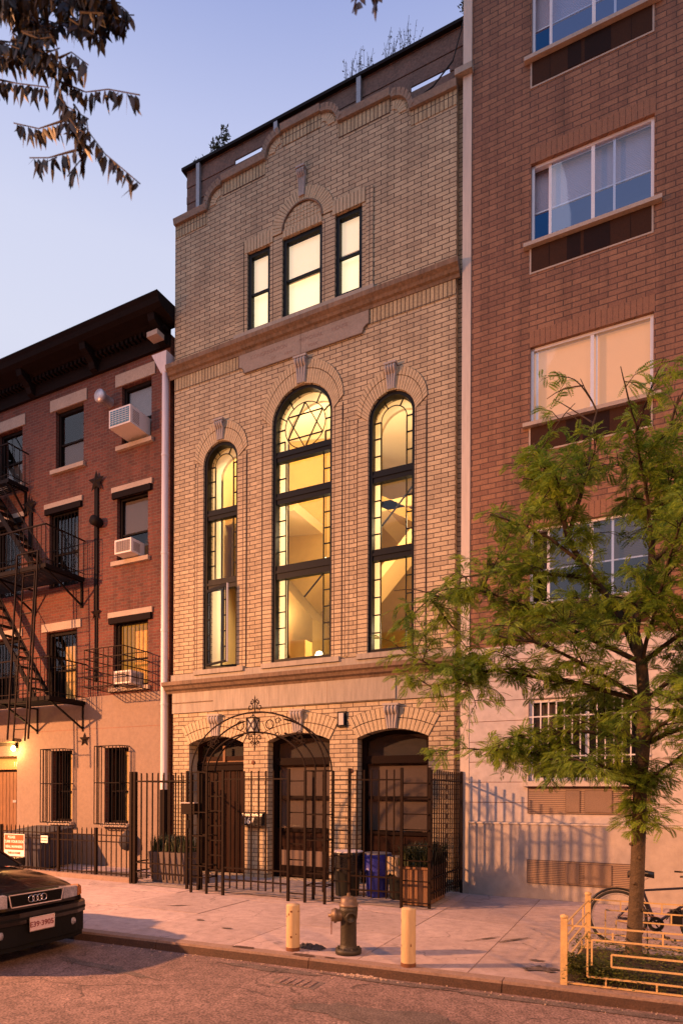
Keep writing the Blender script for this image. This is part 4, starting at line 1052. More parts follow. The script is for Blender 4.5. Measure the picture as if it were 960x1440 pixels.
ac(-12.05,-11.50,7.93,8.28,-.22,'small white air conditioner in the middle floor window','ac_grille_grey')
ac(-12.05,-11.50,4.66,4.98,-.22,'small white air conditioner behind the iron basket of the first floor window','ac_grille_grey')
# projecting iron basket under first floor window
bk = thing('window_basket', 'rusty iron basket projecting from the first floor window round the air conditioner', 'window guard', (-12,.15,4.5))
g = MB(); x0, x1, y0, z0, z1 = -12.5,-11.22,-.75,4.52,5.45
for z in (z0,z0+.23,z0+.46,z0+.70,z1):
    g.bar((x0,y0,z),(x1,y0,z),.02); g.bar((x0,y0,z),(x0,LY-.01,z),.02); g.bar((x1,y0,z),(x1,LY-.01,z),.02)
g.build('rail', 'iron', bk)
g = MB()
for i in range(9): x = x0+(x1-x0)*i/8; g.bar((x,y0,z0),(x,y0,z1),.014); g.bar((x,y0,z0),(x,LY-.01,z0),.014)
for i in range(1,6):
    yy = y0+(LY-y0)*i/6
    for x in (x0,x1): g.bar((x,yy,z0),(x,yy,z1),.014)
g.build('bars', 'iron', bk)
# ---- fire escape
FE = thing('fire_escape', 'black iron fire escape with three balconies, stairs and a drop ladder', 'fire escape', (-15,-.4,3.2))
def balcony(xr, z, d, xl=-19.5, rail=1.0, brk=()):
    yo = LY-d
    p = MB()
    p.box(xl,xr,yo,yo+.03,z-.08,z+.02).box(xr-.03,xr,yo+.03,LY,z-.08,z+.02).box(xl,xl+.03,yo+.03,LY,z-.08,z+.02)
    n = int((d-.06)/.075)
    for i in range(n): yy = yo+.06+i*.075; p.box(xl+.03,xr-.03,yy,yy+.032,z-.02,z)
    p.build('platform', 'iron_dark', FE)
    r = MB()
    for zz, w in ((z+rail,.03),(z+.12,.018)):
        r.bar((xl,yo,zz),(xr,yo,zz),w); r.bar((xr,yo,zz),(xr,LY,zz),w)
    r.build('handrail', 'iron', FE)
    b = MB(); x = xr
    while x > xl: b.bar((x,yo,z),(x,yo,z+rail),.013); x -= .16
    yy = yo+.17
    while yy < LY: b.bar((xr,yy,z),(xr,yy,z+rail),.013); yy += .17
    b.build('balusters', 'iron_dark', FE)
    for x in brk:
        q = MB(); q.bar((x,yo+.1,z-.09),(x,LY-.03,z-.72),.04); q.bar((x,LY-.03,z-.08),(x,LY-.03,z-.78),.05); q.bar((x,yo,z-.09),(x,LY,z-.09),.04)
        q.build('bracket', 'iron_dark', FE)
balcony(-13.42,4.33,1.16,brk=(-13.5,-15.25,-17.3))
balcony(-13.50,7.65,1.22,brk=(-13.58,-15.4,-17.3))
balcony(-15.72,10.52,.62,rail=.97,brk=(-15.8,-17.6))
def stair(xb, zb, xt, zt_, y, w=.5, n=11):
    s_ = MB()
    for yy in (y, y+w): s_.bar((xb,yy,zb),(xt,yy,zt_),.03,.13)
    s_.build('stringer', 'iron_dark', FE)
    t_ = MB()
    for i in range(1,n): f_ = i/n; x = xb+(xt-xb)*f_; z = zb+(zt_-zb)*f_; t_.box(x-.10,x+.10,y+.02,y+w-.02,z-.012,z+.012)
    t_.build('treads', 'iron_dark', FE)
    h = MB(); h.bar((xb,y,zb+.85),(xt,y,zt_+.85),.022)
    for i in range(0,n,3): f_ = i/n; x = xb+(xt-xb)*f_; z = zb+(zt_-zb)*f_; h.bar((x,y,z),(x,y,z+.85),.014)
    h.build('stair_rail', 'iron', FE)
stair(-14.25,4.35,-16.6,7.65,-.75)
stair(-14.55,7.67,-16.9,10.52,-.40,.4)
stair(-16.3,10.54,-18.2,13.3,-.25,.3)
ld = MB()
for x in (-13.73,-14.50): ld.bar((x,-1.10,8.0),(x,-1.36,3.24),.035)
for x in (-13.93,-14.36): ld.bar((x,-1.02,7.6),(x,-1.30,3.20),.03)
for i in range(13):
    z = 3.5+i*.33; y = -1.30+(z-3.2)*.0636; ld.bar((-13.93,y,z),(-14.36,y,z),.02)
ld.bar((-13.73,-1.1,8.0),(-14.50,-1.1,8.0),.03)
ld.build('drop_ladder', 'iron', FE)
m = MB()
for i in range(3): m.bar((-13.7,-1.05,7.75-.1*i),(-19,-1.05,7.75-.1*i),.02)
m.build('guide_rail', 'iron', FE)
# objects in the left areaway
bn = thing('refuse_bin', 'large dark blue grey bin with sloping lid behind the low fence', 'bin', (-14.05,-.75,0))
MB().hexa([(-.62,-.45,.05),(.62,-.45,.05),(.62,.4,.05),(-.62,.4,.05)], [(-.68,-.5,.86),(.68,-.5,.86),(.68,.45,.98),(-.68,.45,.98)]).build('bin_body', 'bin_blue_dark', bn, True)
MB().hexa([(-.72,-.54,.865),(.72,-.54,.865),(.72,.48,.99),(-.72,.48,.99)], [(-.72,-.54,.90),(.72,-.54,.90),(.72,.48,1.03),(-.72,.48,1.03)]).build('bin_lid', 'bin_blue_dark', bn, True)
for s_ in (-1,1): MB().lathe([(.001,-.02),(.07,-.02),(.07,.02),(.001,.02)], c=(s_*.5,-.3,.07), axis='x', n=12).build('wheel', 'rubber', bn, True)
hg = thing('hanging_bag', 'dark bulging bag hung on the pink wall below the second caged window', 'bag', (-11.75,-.05,.7))
MB().lathe([(.001,-.26),(.14,-.2),(.21,-.05),(.18,.12),(.07,.22),(.03,.28)], n=14).build('bag_body', 'cloth_dark', hg, True)
MB().tube([(-.03,0,.27),(-.04,.06,.36),(.04,.06,.36),(.03,0,.27)], .012, 6).build('strap', 'cloth_dark', hg, True)

# ------------------------------------------------------------------ LOW FENCE (left house)
lf = thing('low_iron_fence', 'low rusty picket fence in front of the red brick house', 'fence', (-13,-1.8,0))
y = -1.80
for z, n_ in ((.98,'rail'),(.84,'rail'),(.15,'rail')): MB().box(-22,-9.80,y-.012,y+.012,z-.012,z+.012).build('rail', 'iron', lf)
x = -9.9; pk = MB().box(-.009,.009,-.009,.009,.08,1.10).add([(-.009,-.009,1.10),(.009,-.009,1.10),(.009,.009,1.10),(-.009,.009,1.10),(0,0,1.16)], [(0,1,4),(1,2,4),(2,3,4),(3,0,4)])
pk0 = pk.build('picket', 'iron', lf, True); k = 0
while x > -20:
    o = pk0 if k == 0 else pk0.copy()
    if k: col.objects.link(o)
    o.parent = lf; o.location = (x+13, y+1.8, 0); x -= .148; k += 1
for x in (-9.9,-10.95,-12.12,-14.1,-16.2,-18.5): MB().box(x-.03,x+.03,y-.03,y+.03,.05,1.14).build('post', 'iron', lf)
struct(MB().box(-22,-9.8,-1.92,-1.70,-.02,.10).build('areaway_kerb', 'concrete_kerb'))
blob('areaway_patch', 'asphalt_patch', -11.3,-1.1,1.5,.5,.016, seed=12)
sg = thing('red_sign', 'red and white notice board tied to the low fence', 'sign', (-13.55,-1.86,.65), R(3))
MB().box(-.33,.33,-.008,.008,-.26,.27).build('board', 'sign_white', sg, True)
MB().box(-.315,.315,-.0105,-.0085,-.11,.255).build('red_field', 'sign_red', sg, True)
ORG[sg.name] = Vector((0,0,0))
for s_, z, sz, mm in (('PLEASE',.19,.085,'sign_white'),('CURB YOUR DOG',.085,.088,'sign_white'),('REAL MANNERS',-.035,.085,'sign_white'),('THIS IS HOME',-.185,.075,'sign_red')):
    text('lettering', s_, sz, mm, sg, (0 if s_ != 'PLEASE' else -.08,-.0125,z), FRONT, .0015, sx=.92, bold=.002)
s2 = thing('white_notice', 'small white notice tied to the low fence right of the red sign', 'sign', (-12.52,-1.86,.83))
MB().box(-.11,.11,-.006,.006,-.08,.085).build('board', 'sign_white', s2, True); ORG[s2.name] = Vector((0,0,0))
text('lettering', 'BEWARE', .05, 'sign_red', s2, (0,-.0095,.035), FRONT, .001)
text('lettering', 'OF DOG', .05, 'sign_red', s2, (0,-.0095,-.03), FRONT, .001)

# ------------------------------------------------------------------ TALL IRON FENCE AND ARCHED GATE
def post(par, x, y, z0=.0, z1=2.36, w=.045, m='iron'): return MB().box(x-w/2,x+w/2,y-w/2,y+w/2,z0,z1).build('post', m, par)
PICK = {}
def pickets(par, p0, p1, n, z0=.14, z1=2.33, w=.022):
    key = (z0,z1,w)
    for i in range(n):
        f_ = (i+1)/(n+1); x = p0[0]+(p1[0]-p0[0])*f_; y = p0[1]+(p1[1]-p0[1])*f_
        if key not in PICK:
            o = MB().box(-w/2,w/2,-w/2,w/2,z0,z1).build('picket', 'iron', par, True); PICK[key] = o
        else: o = PICK[key].copy(); col.objects.link(o); o.parent = par
        o.location = Vector((x,y,0))-ORG[par.name]
def rails(par, p0, p1, zs=(.26,.46,2.16)):
    for z in zs: MB().bar((p0[0],p0[1],z),(p1[0],p1[1],z),.026).build('rail', 'iron', par)
def ladderpanel(par, x0, x1, y, zs):
    for z in zs: MB().bar((x0,y,z),(x1,y,z),.02).build('cross_bar', 'iron', par)
LZ = [.10,.40,.62,.84,1.06,1.28,1.50,1.72,1.94,2.16]
FL = thing('iron_fence', 'tall rusty iron fence left of the arched gate, turning back to the wall', 'fence', (-9,-2,0))
for x, y in ((-9.72,-2.0),(-9.62,-2.0),(-8.20,-2.05),(-7.92,-2.05),(-9.70,-1.9)): post(FL, x, y, w=.06 if x < -9.6 else .045)
pickets(FL, (-9.60,-2.0), (-8.20,-2.04), 8); rails(FL, (-9.62,-2.0), (-8.20,-2.04))
ladderpanel(FL, -8.20,-7.92,-2.05, LZ)
pickets(FL, (-9.70,-1.9), (-9.70,-.03), 10); rails(FL, (-9.70,-1.9), (-9.70,-.03)); post(FL, -9.70, -.05)
FRt = thing('iron_fence', 'tall rusty iron fence around the bins, right of the arched gate', 'fence', (-4,-2,0))
for x, y in ((-4.60,-2.12),(-3.66,-2.06),(-3.20,-1.98),(-3.18,-.04)): post(FRt, x, y)
ladderpanel(FRt, -4.92,-4.60,-2.2, LZ); pickets(FRt, (-4.60,-2.12), (-3.66,-2.06), 6); rails(FRt, (-4.60,-2.12), (-3.66,-2.06), (.26,.50,2.16))
ladderpanel(FRt, -3.66,-3.20,-2.02, [.10,.46,.80,1.06,1.32,1.58,1.84,2.10])
pickets(FRt, (-3.20,-1.98), (-3.18,-.04), 14); rails(FRt, (-3.20,-1.98), (-3.18,-.04), (.26,.50,2.16))
GT = thing('arched_gate', 'rusty iron gate under a double arch with scrolls and a small lantern', 'gate', (-6.42,-2.2,0))
GX = dict(lo=-7.87, li=-7.50, ri=-5.36, ro=-4.97); YF, YB = -2.33, -2.02
for x in GX.values():
    for y in (YF, YB): post(GT, x, y, w=.04, z1=2.32)
for (xa, xb) in ((GX['lo'],GX['li']),(GX['ri'],GX['ro'])):
    for y in (YF, YB): pickets(GT, (xa,y), (xb,y), 1, z0=.15, z1=2.32)
    for z in (.30,.52,2.32,1.55,1.1):
        m = MB()
        for y in (YF,YB): m.bar((xa,y,z),(xb,y,z),.02)
        for x in (xa,xb): m.bar((x,YF,z),(x,YB,z),.02)
        m.build('cross_bar', 'iron', GT)
cxg = (GX['lo']+GX['ro'])/2; ro_ = (GX['ro']-GX['lo'])/2; ri_ = (GX['ri']-GX['li'])/2; cxi = (GX['li']+GX['ri'])/2
zsp = 2.32
def garc(cx, rx, rz_, y, a0, a1, n=30, w=.024):
    w = w*1.35; pts = [(cx+rx*math.cos(R(a0+(a1-a0)*i/n)), y, zsp+rz_*math.sin(R(a0+(a1-a0)*i/n))) for i in range(n+1)]
    MB().tube(pts, w/2, 6, smooth=False).build('arch_bar', 'iron', GT)
garc(cxg, ro_, 1.085, YF, 0, 180); garc(cxi, ri_, .715, YF, 0, 180)
garc(cxg, ro_-.03, 1.02, YB, 0, 72); garc(cxg, ro_-.03, 1.02, YB, 108, 180)
garc(cxi, ri_+.04, .78, YB, 0, 66); garc(cxi, ri_+.04, .78, YB, 114, 180)
def scroll(cx, cz, y, r, s_=1, flip=1, turns=1.1, w=.009, a0=0):
    pts = []
    for i in range(22):
        t = i/21; a = a0+s_*t*turns*2*PI; q = r*(1-.75*t); pts.append((cx+q*math.cos(a), y, cz+flip*q*math.sin(a)))
    return MB().tube(pts, w, 5).build('scroll', 'iron', GT)
def ring(cx, cz, y, r): 
    MB().tube([(cx+r*math.cos(R(t)), y, cz+r*math.sin(R(t))) for t in range(0,360,20)], .010, 5, closed=True).build('ring', 'iron', GT)
ring(-6.74,3.17,YF,.08); ring(-6.10,3.17,YF,.08); ring(-7.35,2.86,YF,.05); ring(-5.47,2.90,YF,.05)
for s_ in (-1,1):
    scroll(cxg+s_*.30,3.26,YB,.07,s_); scroll(cxg+s_*.30,3.02,YB,.07,s_,-1)
    scroll(cxg+s_*.10,3.50,YF,.07,s_,a0=PI/2); scroll(cxg+s_*.06,3.60,YF,.045,s_,a0=PI/2)
    scroll(cxg+s_*.10,2.93,YF,.07,s_,-1,a0=PI/2); scroll(cxg+s_*.06,2.84,YF,.045,s_,-1,a0=PI/2)
    scroll(cxg+s_*.93,2.96,YF,.08,s_); scroll(cxg+s_*.86,2.88,YF,.06,-s_); scroll(cxg+s_*1.02,2.85,YF,.05,-s_)
    MB().tube([(cxg+s_*.97,YF,2.98),(cxg+s_*1.0,YF,2.82),(cxg+s_*.92,YF,2.76)], .010, 5).build('scroll', 'iron', GT)
MB().tube([(cxg,YF,3.38),(cxg,YF,3.66),(cxg,YF,3.72)], [.012,.012,.002], 6).build('finial', 'iron', GT)
MB().tube([(cxg,YF,3.05),(cxg,YF,2.74),(cxg,YF,2.68)], [.012,.012,.002], 6).build('pendant', 'iron', GT)
ln = MB()
lx, lz = cxg-.04, 3.17; h = .13; w_ = .085
for dx in (-w_,w_):
    for dy in (-w_,w_): ln.bar((lx+dx,YF+dy,lz-h),(lx+dx,YF+dy,lz+h),.016)
for z in (lz-h,lz+h):
    for d in (-w_,w_): ln.bar((lx-w_,YF+d,z),(lx+w_,YF+d,z),.016); ln.bar((lx+d,YF-w_,z),(lx+d,YF+w_,z),.016)
for d in (-w_,w_):
    ln.bar((lx-w_,YF+d,lz-h),(lx+w_,YF+d,lz+h),.010); ln.bar((lx-w_,YF+d,lz+h),(lx+w_,YF+d,lz-h),.010)
    ln.bar((lx+d,YF-w_,lz-h),(lx+d,YF+w_,lz+h),.010); ln.bar((lx+d,YF-w_,lz+h),(lx+d,YF+w_,lz-h),.010)
ln.bar((lx,YF,lz+h),(lx,YF,3.38),.012); ln.bar((lx-w_,YF,lz+h),(lx,YF,lz+h+.06),.01); ln.bar((lx+w_,YF,lz+h),(lx,YF,lz+h+.06),.01)
lo_ = ln.build('lantern', 'iron_dark', GT); ORG[lo_.name] = ORG[GT.name]
bx('lantern_glass', 'sconce_lens', lo_, lx-w_+.012,lx+w_-.012,YF-w_+.012,YF+w_-.012,lz-h+.012,lz+h-.012)
# gate leaves between the legs
for (a, b) in ((-7.50,-7.12),(-5.70,-5.36)): ladderpanel(GT, a, b, -2.30, [.14,.46,.74,1.02,1.30,1.58,1.86,2.14])
for x in (-7.12,-5.70): post(GT, x, -2.33)
pickets(GT, (-7.12,-2.33), (-5.70,-2.33), 8); rails(GT, (-7.12,-2.33), (-5.70,-2.33), (.30,.52,2.18))
# mailboxes
mbx = thing('mailbox', 'black mailbox with curved top and house number 167 on the brick pier', 'mailbox', (-7.95,0,1.19))
MB().box(-8.21,-7.68,-.15,-.002,1.19,1.40).xprism([(-.15,1.40),(-.13,1.46),(-.06,1.49),(-.002,1.50),(-.002,1.40)], -8.21,-7.68).build('box_body', 'black_plastic', mbx)
text('house_number', '167', .19, 'number_white', mbx, (-8.02,-.154,1.29), FRONT, .002, bold=.004)
mb2 = thing('mailbox', 'brown lidded mailbox fixed to the fence left of the gate', 'mailbox', (-8.06,-2.12,1.5))
MB().box(-8.22,-7.90,-2.20,-2.08,1.50,1.71).build('box_body', 'iron', mb2)
MB().box(-8.23,-7.89,-2.22,-2.07,1.715,1.735).build('lid', 'wall_metal', mb2)
MB().box(-8.16,-8.10,-2.12,-2.07,1.22,1.38).build('latch', 'iron_dark', mb2)

# ------------------------------------------------------------------ planters and bins
def grassy(par, x0, x1, y0, y1, z, h, n, seed, droop=.3):
    rn = random.Random(seed); m = MB()
    for i in range(n):
        x, y = rn.uniform(x0,x1), rn.uniform(y0,y1); a = rn.uniform(0,2*PI); hh = h*rn.uniform(.5,1.1); d = droop*rn.random()
        w = rn.uniform(.006,.014); dx, dy = math.cos(a), math.sin(a)
        p0 = Vector((x,y,z)); p1 = p0+Vector((dx*d*hh*.4,dy*d*hh*.4,hh*.6)); p2 = p0+Vector((dx*d*hh*1.6,dy*d*hh*1.6,hh))
        s_ = Vector((-dy,dx,0))*w
        m.add([p0-s_,p0+s_,p1+s_,p1-s_,p2], [(0,1,2,3),(3,2,4)])
    leafblob(m, ((x0+x1)/2,(y0+y1)/2,z+h*.4), ((x1-x0)/2,(y1-y0)/2,h*.5), n, .07, rn)
    return m.build('foliage', 'planter_leaf', par, fix=False)
pgl = thing('planter', 'grey box planter of dark grassy plants behind the left fence', 'planter', (-9.65,-1.35,0))
pa = MB().hexa([(-10.02,-1.6,.012),(-9.16,-1.6,.012),(-9.16,-1.15,.012),(-10.02,-1.15,.012)], [(-10.1,-1.66,.66),(-9.1,-1.66,.66),(-9.1,-1.1,.66),(-10.1,-1.1,.66)]); pa.xf(Matrix.Translation((.50,0,0)))
pa.build('planter_box', 'planter_grey', pgl); bx('planter_soil', 'soil', pgl, -9.57,-8.63,-1.63,-1.13,.60,.67)
grassy(pgl, -9.55,-8.62,-1.62,-1.14,.66,.36,600,5)
pwr = thing('planter', 'slatted wooden planter of trailing plants at the corner of the fence', 'planter', (-3.5,-1.6,0))
for k, (a, b) in enumerate(((-1.86,-1.36),(-1.30,-.80))):
    x0, x1 = -3.76, -3.27
    m = MB(); n = 6
    for i in range(n):
        xa = x0+(x1-x0)*i/n; xb = x0+(x1-x0)*(i+1)/n
        m.box(xa+.004,xb-.004,a,a+.03,.03,.64); m.box(xa+.004,xb-.004,b-.03,b,.03,.64)
        ya = a+.03+(b-a-.06)*i/n; yb = a+.03+(b-a-.06)*(i+1)/n
        m.box(x0+.004,x0+.03,ya+.003,yb-.003,.03,.64); m.box(x1-.03,x1-.004,ya+.003,yb-.003,.03,.64)
    m.build('planter_staves', 'planter_wood', pwr)
    MB().box(x0-.02,x1+.02,a-.02,b+.02,.64,.68).build('planter_rim', 'planter_wood', pwr)
    bx('planter_soil', 'soil', pwr, x0,x1,a,b,.66,.70)
    grassy(pwr, x0-.05,x1+.05,a-.05,b+.05,.69,.36,450,9+k,.6)
def can(name, lb, x, y, r, h, mats_, bag, seed, rim='white_bag'):
    t = thing(name, lb, 'rubbish bin', (x,y,.012), group='bins behind the fence')
    MB().lathe([(.001,0),(r*.80,0),(r*.82,.02),(r,h*.96),(r*1.05,h*.97),(r*1.05,h),(r*.97,h),(r*.95,h*.8),(.001,h*.78)], n=26).build('bin_body', mats_, t, True)
    # bag draped over the rim, with an uneven hem
    rn = random.Random(seed); n = 40; vs = []; fs = []
    rows = [(1.07,h+.012),(1.10,h-.03),(1.09,h*.82),(1.08,h*.7),(1.11,h*.58)]
    for (k_, zz) in rows:
        for j in range(n):
            a = 2*PI*j/n; w = 1+.03*math.sin(a*7+zz*9)+rn.uniform(-.012,.012)
            z = zz+(rn.uniform(-.04,.04)+.05*math.sin(a*3+1) if zz < h*.75 else 0)
            vs.append((r*k_*w*math.cos(a), r*k_*w*math.sin(a), z))
    for i in range(len(rows)-1):
        for j in range(n): fs.append((i*n+j,i*n+(j+1) % n,(i+1)*n+(j+1) % n,(i+1)*n+j))
    MB().add(vs, fs, True).build('bag', bag, t, True, fix=False)
    MB().lathe([(r*1.06,h+.010),(r*1.10,h+.022),(r*1.04,h+.034),(r*.6,h+.02),(.001,h+.012)], n=26).build('lid', rim, t, True)
    return t
can('rubbish_bin', 'black lined bin with a white lid, leftmost behind the fence', -5.02,-1.30,.27,.80,'barrel_green','black_plastic',1)
can('rubbish_bin', 'bright blue recycling bin between the other two bins', -4.45,-1.20,.24,.78,'blue_plastic','blue_plastic',2,'lead_grey')
can('rubbish_bin', 'bin with a clear bulging bag of bottles beside the wooden planter', -4.00,-1.25,.21,.74,'barrel_green','clear_bag',3,'clear_bag')

# ------------------------------------------------------------------ bollards, hydrant
def bollard(x, y, h, r, lb, chips):
    t = thing('bollard', lb, 'bollard', (x,y,0), group='pale yellow steel bollards by the hydrant')
    MB().lathe([(r,0),(r,h-.01),(r*.97,h),(.001,h+.008)], n=28).build('tube', 'bollard_yellow', t, True)
    MB().lathe([(r+.003,.0),(r+.0025,.03),(r+.001,.045)], n=28).build('rusty_foot', 'rust', t, True)
    m = MB(); rn = random.Random(chips)
    for i in range(chips):
        a0 = rn.uniform(PI,2*PI); z = rn.choice([rn.uniform(.72,.95),rn.uniform(.05,.9)])*h; wz = rn.uniform(.008,.022); wa = rn.uniform(.08,.28); vs = [(0,0,z)]
        c = Vector(((r+.0015)*math.cos(a0),(r+.0015)*math.sin(a0),z)); ring_ = []
        for j in range(9):
            t_ = 2*PI*j/9; k_ = rn.uniform(.6,1); aa = a0+wa*k_*math.cos(t_); ring_.append(((r+.0015)*math.cos(aa),(r+.0015)*math.sin(aa),z+wz*k_*math.sin(t_)))
        m.add([c]+ring_, [(0,j+1,(j+1) % 9+1) for j in range(9)])
    m.build('rust_chip', 'rust', t, True, fix=False)
bollard(-3.86,-5.33,.56,.083,'pale yellow steel bollard left of the hydrant, chipped near its top',7)
bollard(-2.355,-5.37,.645,.082,'pale yellow steel bollard right of the hydrant, taller and cleaner',3)
hy = thing('fire_hydrant', 'dark green fire hydrant with silver cap and side nozzle', 'hydrant', (-3.19,-5.16,0))
MB().lathe([(.001,0),(.155,0),(.16,.03),(.155,.06),(.12,.065),(.105,.08),(.098,.12),(.096,.40),(.104,.43),(.108,.48),(.112,.52),(.108,.57),(.001,.57)], n=28).build('barrel', 'hydrant_green', hy, True)
MB().lathe([(.115,.57),(.115,.60),(.10,.605),(.098,.655),(.075,.68),(.03,.69),(.001,.692)], n=28).build('bonnet', 'hydrant_silver', hy, True)
MB().lathe([(.022,.69),(.022,.725),(.001,.728)], n=5, smooth=False).build('operating_nut', 'hydrant_silver', hy, True)
nz = MB().lathe([(.07,.08),(.075,.14),(.088,.145),(.09,.175),(.072,.18),(.075,.20),(.05,.21),(.022,.212),(.022,.245),(.001,.246)], axis='x', n=22)
nz.xf(Matrix.Translation((0,0,.455)) @ Matrix.Rotation(R(180+28),4,'Z')).build('side_nozzle', 'hydrant_silver', hy, True)
nz = MB().lathe([(.055,.07),(.058,.12),(.066,.122),(.066,.145),(.045,.147),(.045,.13),(.001,.129)], axis='x', n=20)
nz.xf(Matrix.Translation((0,0,.45)) @ Matrix.Rotation(R(-52),4,'Z')).build('front_nozzle', 'hydrant_green', hy, True)
MB().tube([(.075*math.cos(R(t))*.0+0,0,0) for t in (0,1)], .001).build('x', 'rust', hy, True) if False else None
ch = MB(); c0 = Vector((-.18,-.10,.44))
for i in range(11): ch.tube([(c0.x+.008*math.cos(t)*(i % 2),c0.y+.008*math.cos(t)*((i+1) % 2),c0.z-.02*i+.012*math.sin(t)) for t in [2*PI*j/8 for j in range(8)]], .003, 4, closed=True)
ch.build('chain', 'rust', hy, True)
bl = MB()
for i in range(8): a = 2*PI*i/8; bl.lathe([(.014,.06),(.014,.078),(.001,.08)], c=(.132*math.cos(a),.132*math.sin(a),0), n=6)
bl.build('flange_bolt', 'hydrant_green', hy, True)

# ------------------------------------------------------------------ tree pit, guard, tree
rn = random.Random(21)
n = 24; vs = []; fs = []; ys0, ys1, xs0, xs1 = -5.16,-3.60,-.72,3.2
for i in range(n+1):
    for j in range(n+1):
        u_, v_ = i/n, j/n; e = min(u_,1-u_,v_,1-v_)*2
        vs.append((xs0+(xs1-xs0)*u_, ys0+(ys1-ys0)*v_+(.04*(u_)), .006+.07*min(1,e*3)*(.6+.4*rn.random())))
for i in range(n):
    for j in range(n): a = i*(n+1)+j; fs.append((a,a+1,a+n+2,a+n+1))
struct(MB().add(vs, fs).build('tree_pit_soil', 'soil'))
gc = MB()
for i in range(8500):
    x, y = rn.uniform(-.74,2.6), rn.uniform(-5.24,-3.62)
    if rn.random() < .25: x = -.72+abs(rn.gauss(0,.35)); y = -5.1+rn.gauss(0,.12)
    if math.sin(x*5+y*3)+math.sin(y*7-x*2) < -1.1 and rn.random() < .8: continue
    hgt = rn.uniform(.02,.19)*(1+.5*math.sin(x*4+1.3)*math.sin(y*5)); s_ = rn.uniform(.018,.045)
    a = rn.uniform(0,2*PI); d = Vector((math.cos(a),math.sin(a),rn.uniform(-.2,.7))).normalized()*s_; q = d.cross(Vector((0,0,1))).normalized()*s_*.42
    p = Vector((x,y,.04+hgt)); gc.add([p,p+d*.5+q,p+d,p+d*.5-q], [(0,1,2,3)])
for i in range(260):
    x, y = rn.uniform(-.78,2.6), rn.choice([rn.uniform(-5.25,-3.62), -5.2+rn.gauss(0,.05)]); hh = rn.uniform(.08,.22)
    gc.add([(x,y,.02),(x+.006,y,.02),(x+rn.gauss(0,.05),y+rn.gauss(0,.05),hh)], [(0,1,2)])
gco = gc.build('ground_cover', 'cover_leaf', fix=False); gco['kind'] = 'stuff'
TG = thing('tree_guard', 'low yellow iron tree guard of interlocking rails around the planted pit', 'tree guard', (-.7,-5.3,0))
PX, PYF, PXB, PYB = -.72,-5.30,-.62,-3.62
for (x, y) in ((PX,PYF),(PXB,PYB),(2.9,-5.16),(3.0,-3.5)):
    MB().box(x-.032,x+.032,y-.032,y+.032,-.01,.67).lathe([(.036,.67),(.042,.685),(.036,.70),(.001,.712)], c=(x,y,0), n=12).build('post', 'guard_yellow', TG)
def fr(x): return PYF+(x-PX)*.04
g = MB(); W = .016
def H(x0, x1, z): g.bar((x0,fr(x0),z),(x1,fr(x1),z),W)
def V(x, z0, z1): g.bar((x,fr(x),z0),(x,fr(x),z1),W)
XE = 2.9
H(PX,XE,.60); H(-.46,XE,.475); V(-.46,.22,.475); V(-.28,.475,.60)if False else None
H(-.28,XE,.345); H(-.28,XE,.225); V(-.28,.225,.345); H(-.5,-.28,.30) if False else None
V(-.50,.105,.475); H(-.50,XE,.105); H(PX,XE,-.0+.02); V(-.33,.02,.105); V(.12,.02,.105); V(.17,.475,.60); V(.40,.345,.475); V(-.27,.475,.56); V(.75,.02,.105); V(.9,.225,.345); V(1.2,.475,.6)
g.build('front_rails', 'guard_yellow', TG)
g = MB()
def S(f0, f1, z0, z1): g.bar((PX+(PXB-PX)*f0,PYF+(PYB-PYF)*f0,z0),(PX+(PXB-PX)*f1,PYF+(PYB-PYF)*f1,z1),W)
for z in (.60,.46,.22,.10): S(0,1,z,z)
S(.12,.88,.36,.36); S(.3,.3,.10,.22); S(.3,.3,.46,.60); S(.7,.7,.10,.22); S(.75,.75,.36,.60); S(.12,.12,.22,.36); S(.88,.88,.22,.46)
g.build('side_rails', 'guard_yellow', TG)
g = MB()
def rb(x): return PYB+(x-PXB)*.03
def H2(x0, x1, z): g.bar((x0,rb(x0),z),(x1,rb(x1),z),W)
def V2(x, z0, z1): g.bar((x,rb(x),z0),(x,rb(x),z1),W)
H2(PXB,3,.62); H2(-.42,.55,.50); V2(-.42,.08,.50); H2(-.42,.8,.08); H2(-.30,1,.38); V2(-.30,.26,.38); V2(-.25,.50,.62); V2(.30,.38,.50); V2(.55,.38,.50); V2(.2,.5,.62); H2(PXB,3,.20)
g.build('back_rails', 'guard_yellow', TG)

# ---- street tree
TR = thing('street_tree', 'young honey locust with feathery green leaves in the fenced pit', 'tree', (-.1,-3.95,0))
rn = random.Random(5)
TX, TY = -.10, -3.95
trunk_pts = [(-.10,0,0),(-.10,0,.05),(-.095,0,.25),(-.07,0,.8),(-.05,.0,1.5),(-.04,.01,2.0),(-.01,.0,2.5),(.0,.0,3.0),(-.03,.02,3.45),(-.10,.02,3.8)]
tp = [Vector((x,TY+y,z)) for x,y,z in trunk_pts]
MB().tube(tp, [.115,.098,.084,.079,.076,.074,.076,.070,.064,.056], 14).build('trunk', 'bark', TR, fix=False)
kn = MB()
for z, a in ((.9,4.2),(1.2,5.0),(.6,5.5),(1.35,3.7),(1.0,3.3),(1.6,4.8)):
    kn.lathe([(.022,0),(.016,.018),(.001,.02)], axis='x', n=8)
    v0 = len(kn.v)-24
    mt = Matrix.Translation((-.06+.082*math.cos(a),TY+.082*math.sin(a),z)) @ Matrix.Rotation(a,4,'Z')
    kn.v[v0:] = [mt @ p for p in kn.v[v0:]]
kn.build('knot', 'bark', TR)
limbs = []   # (points, radius)
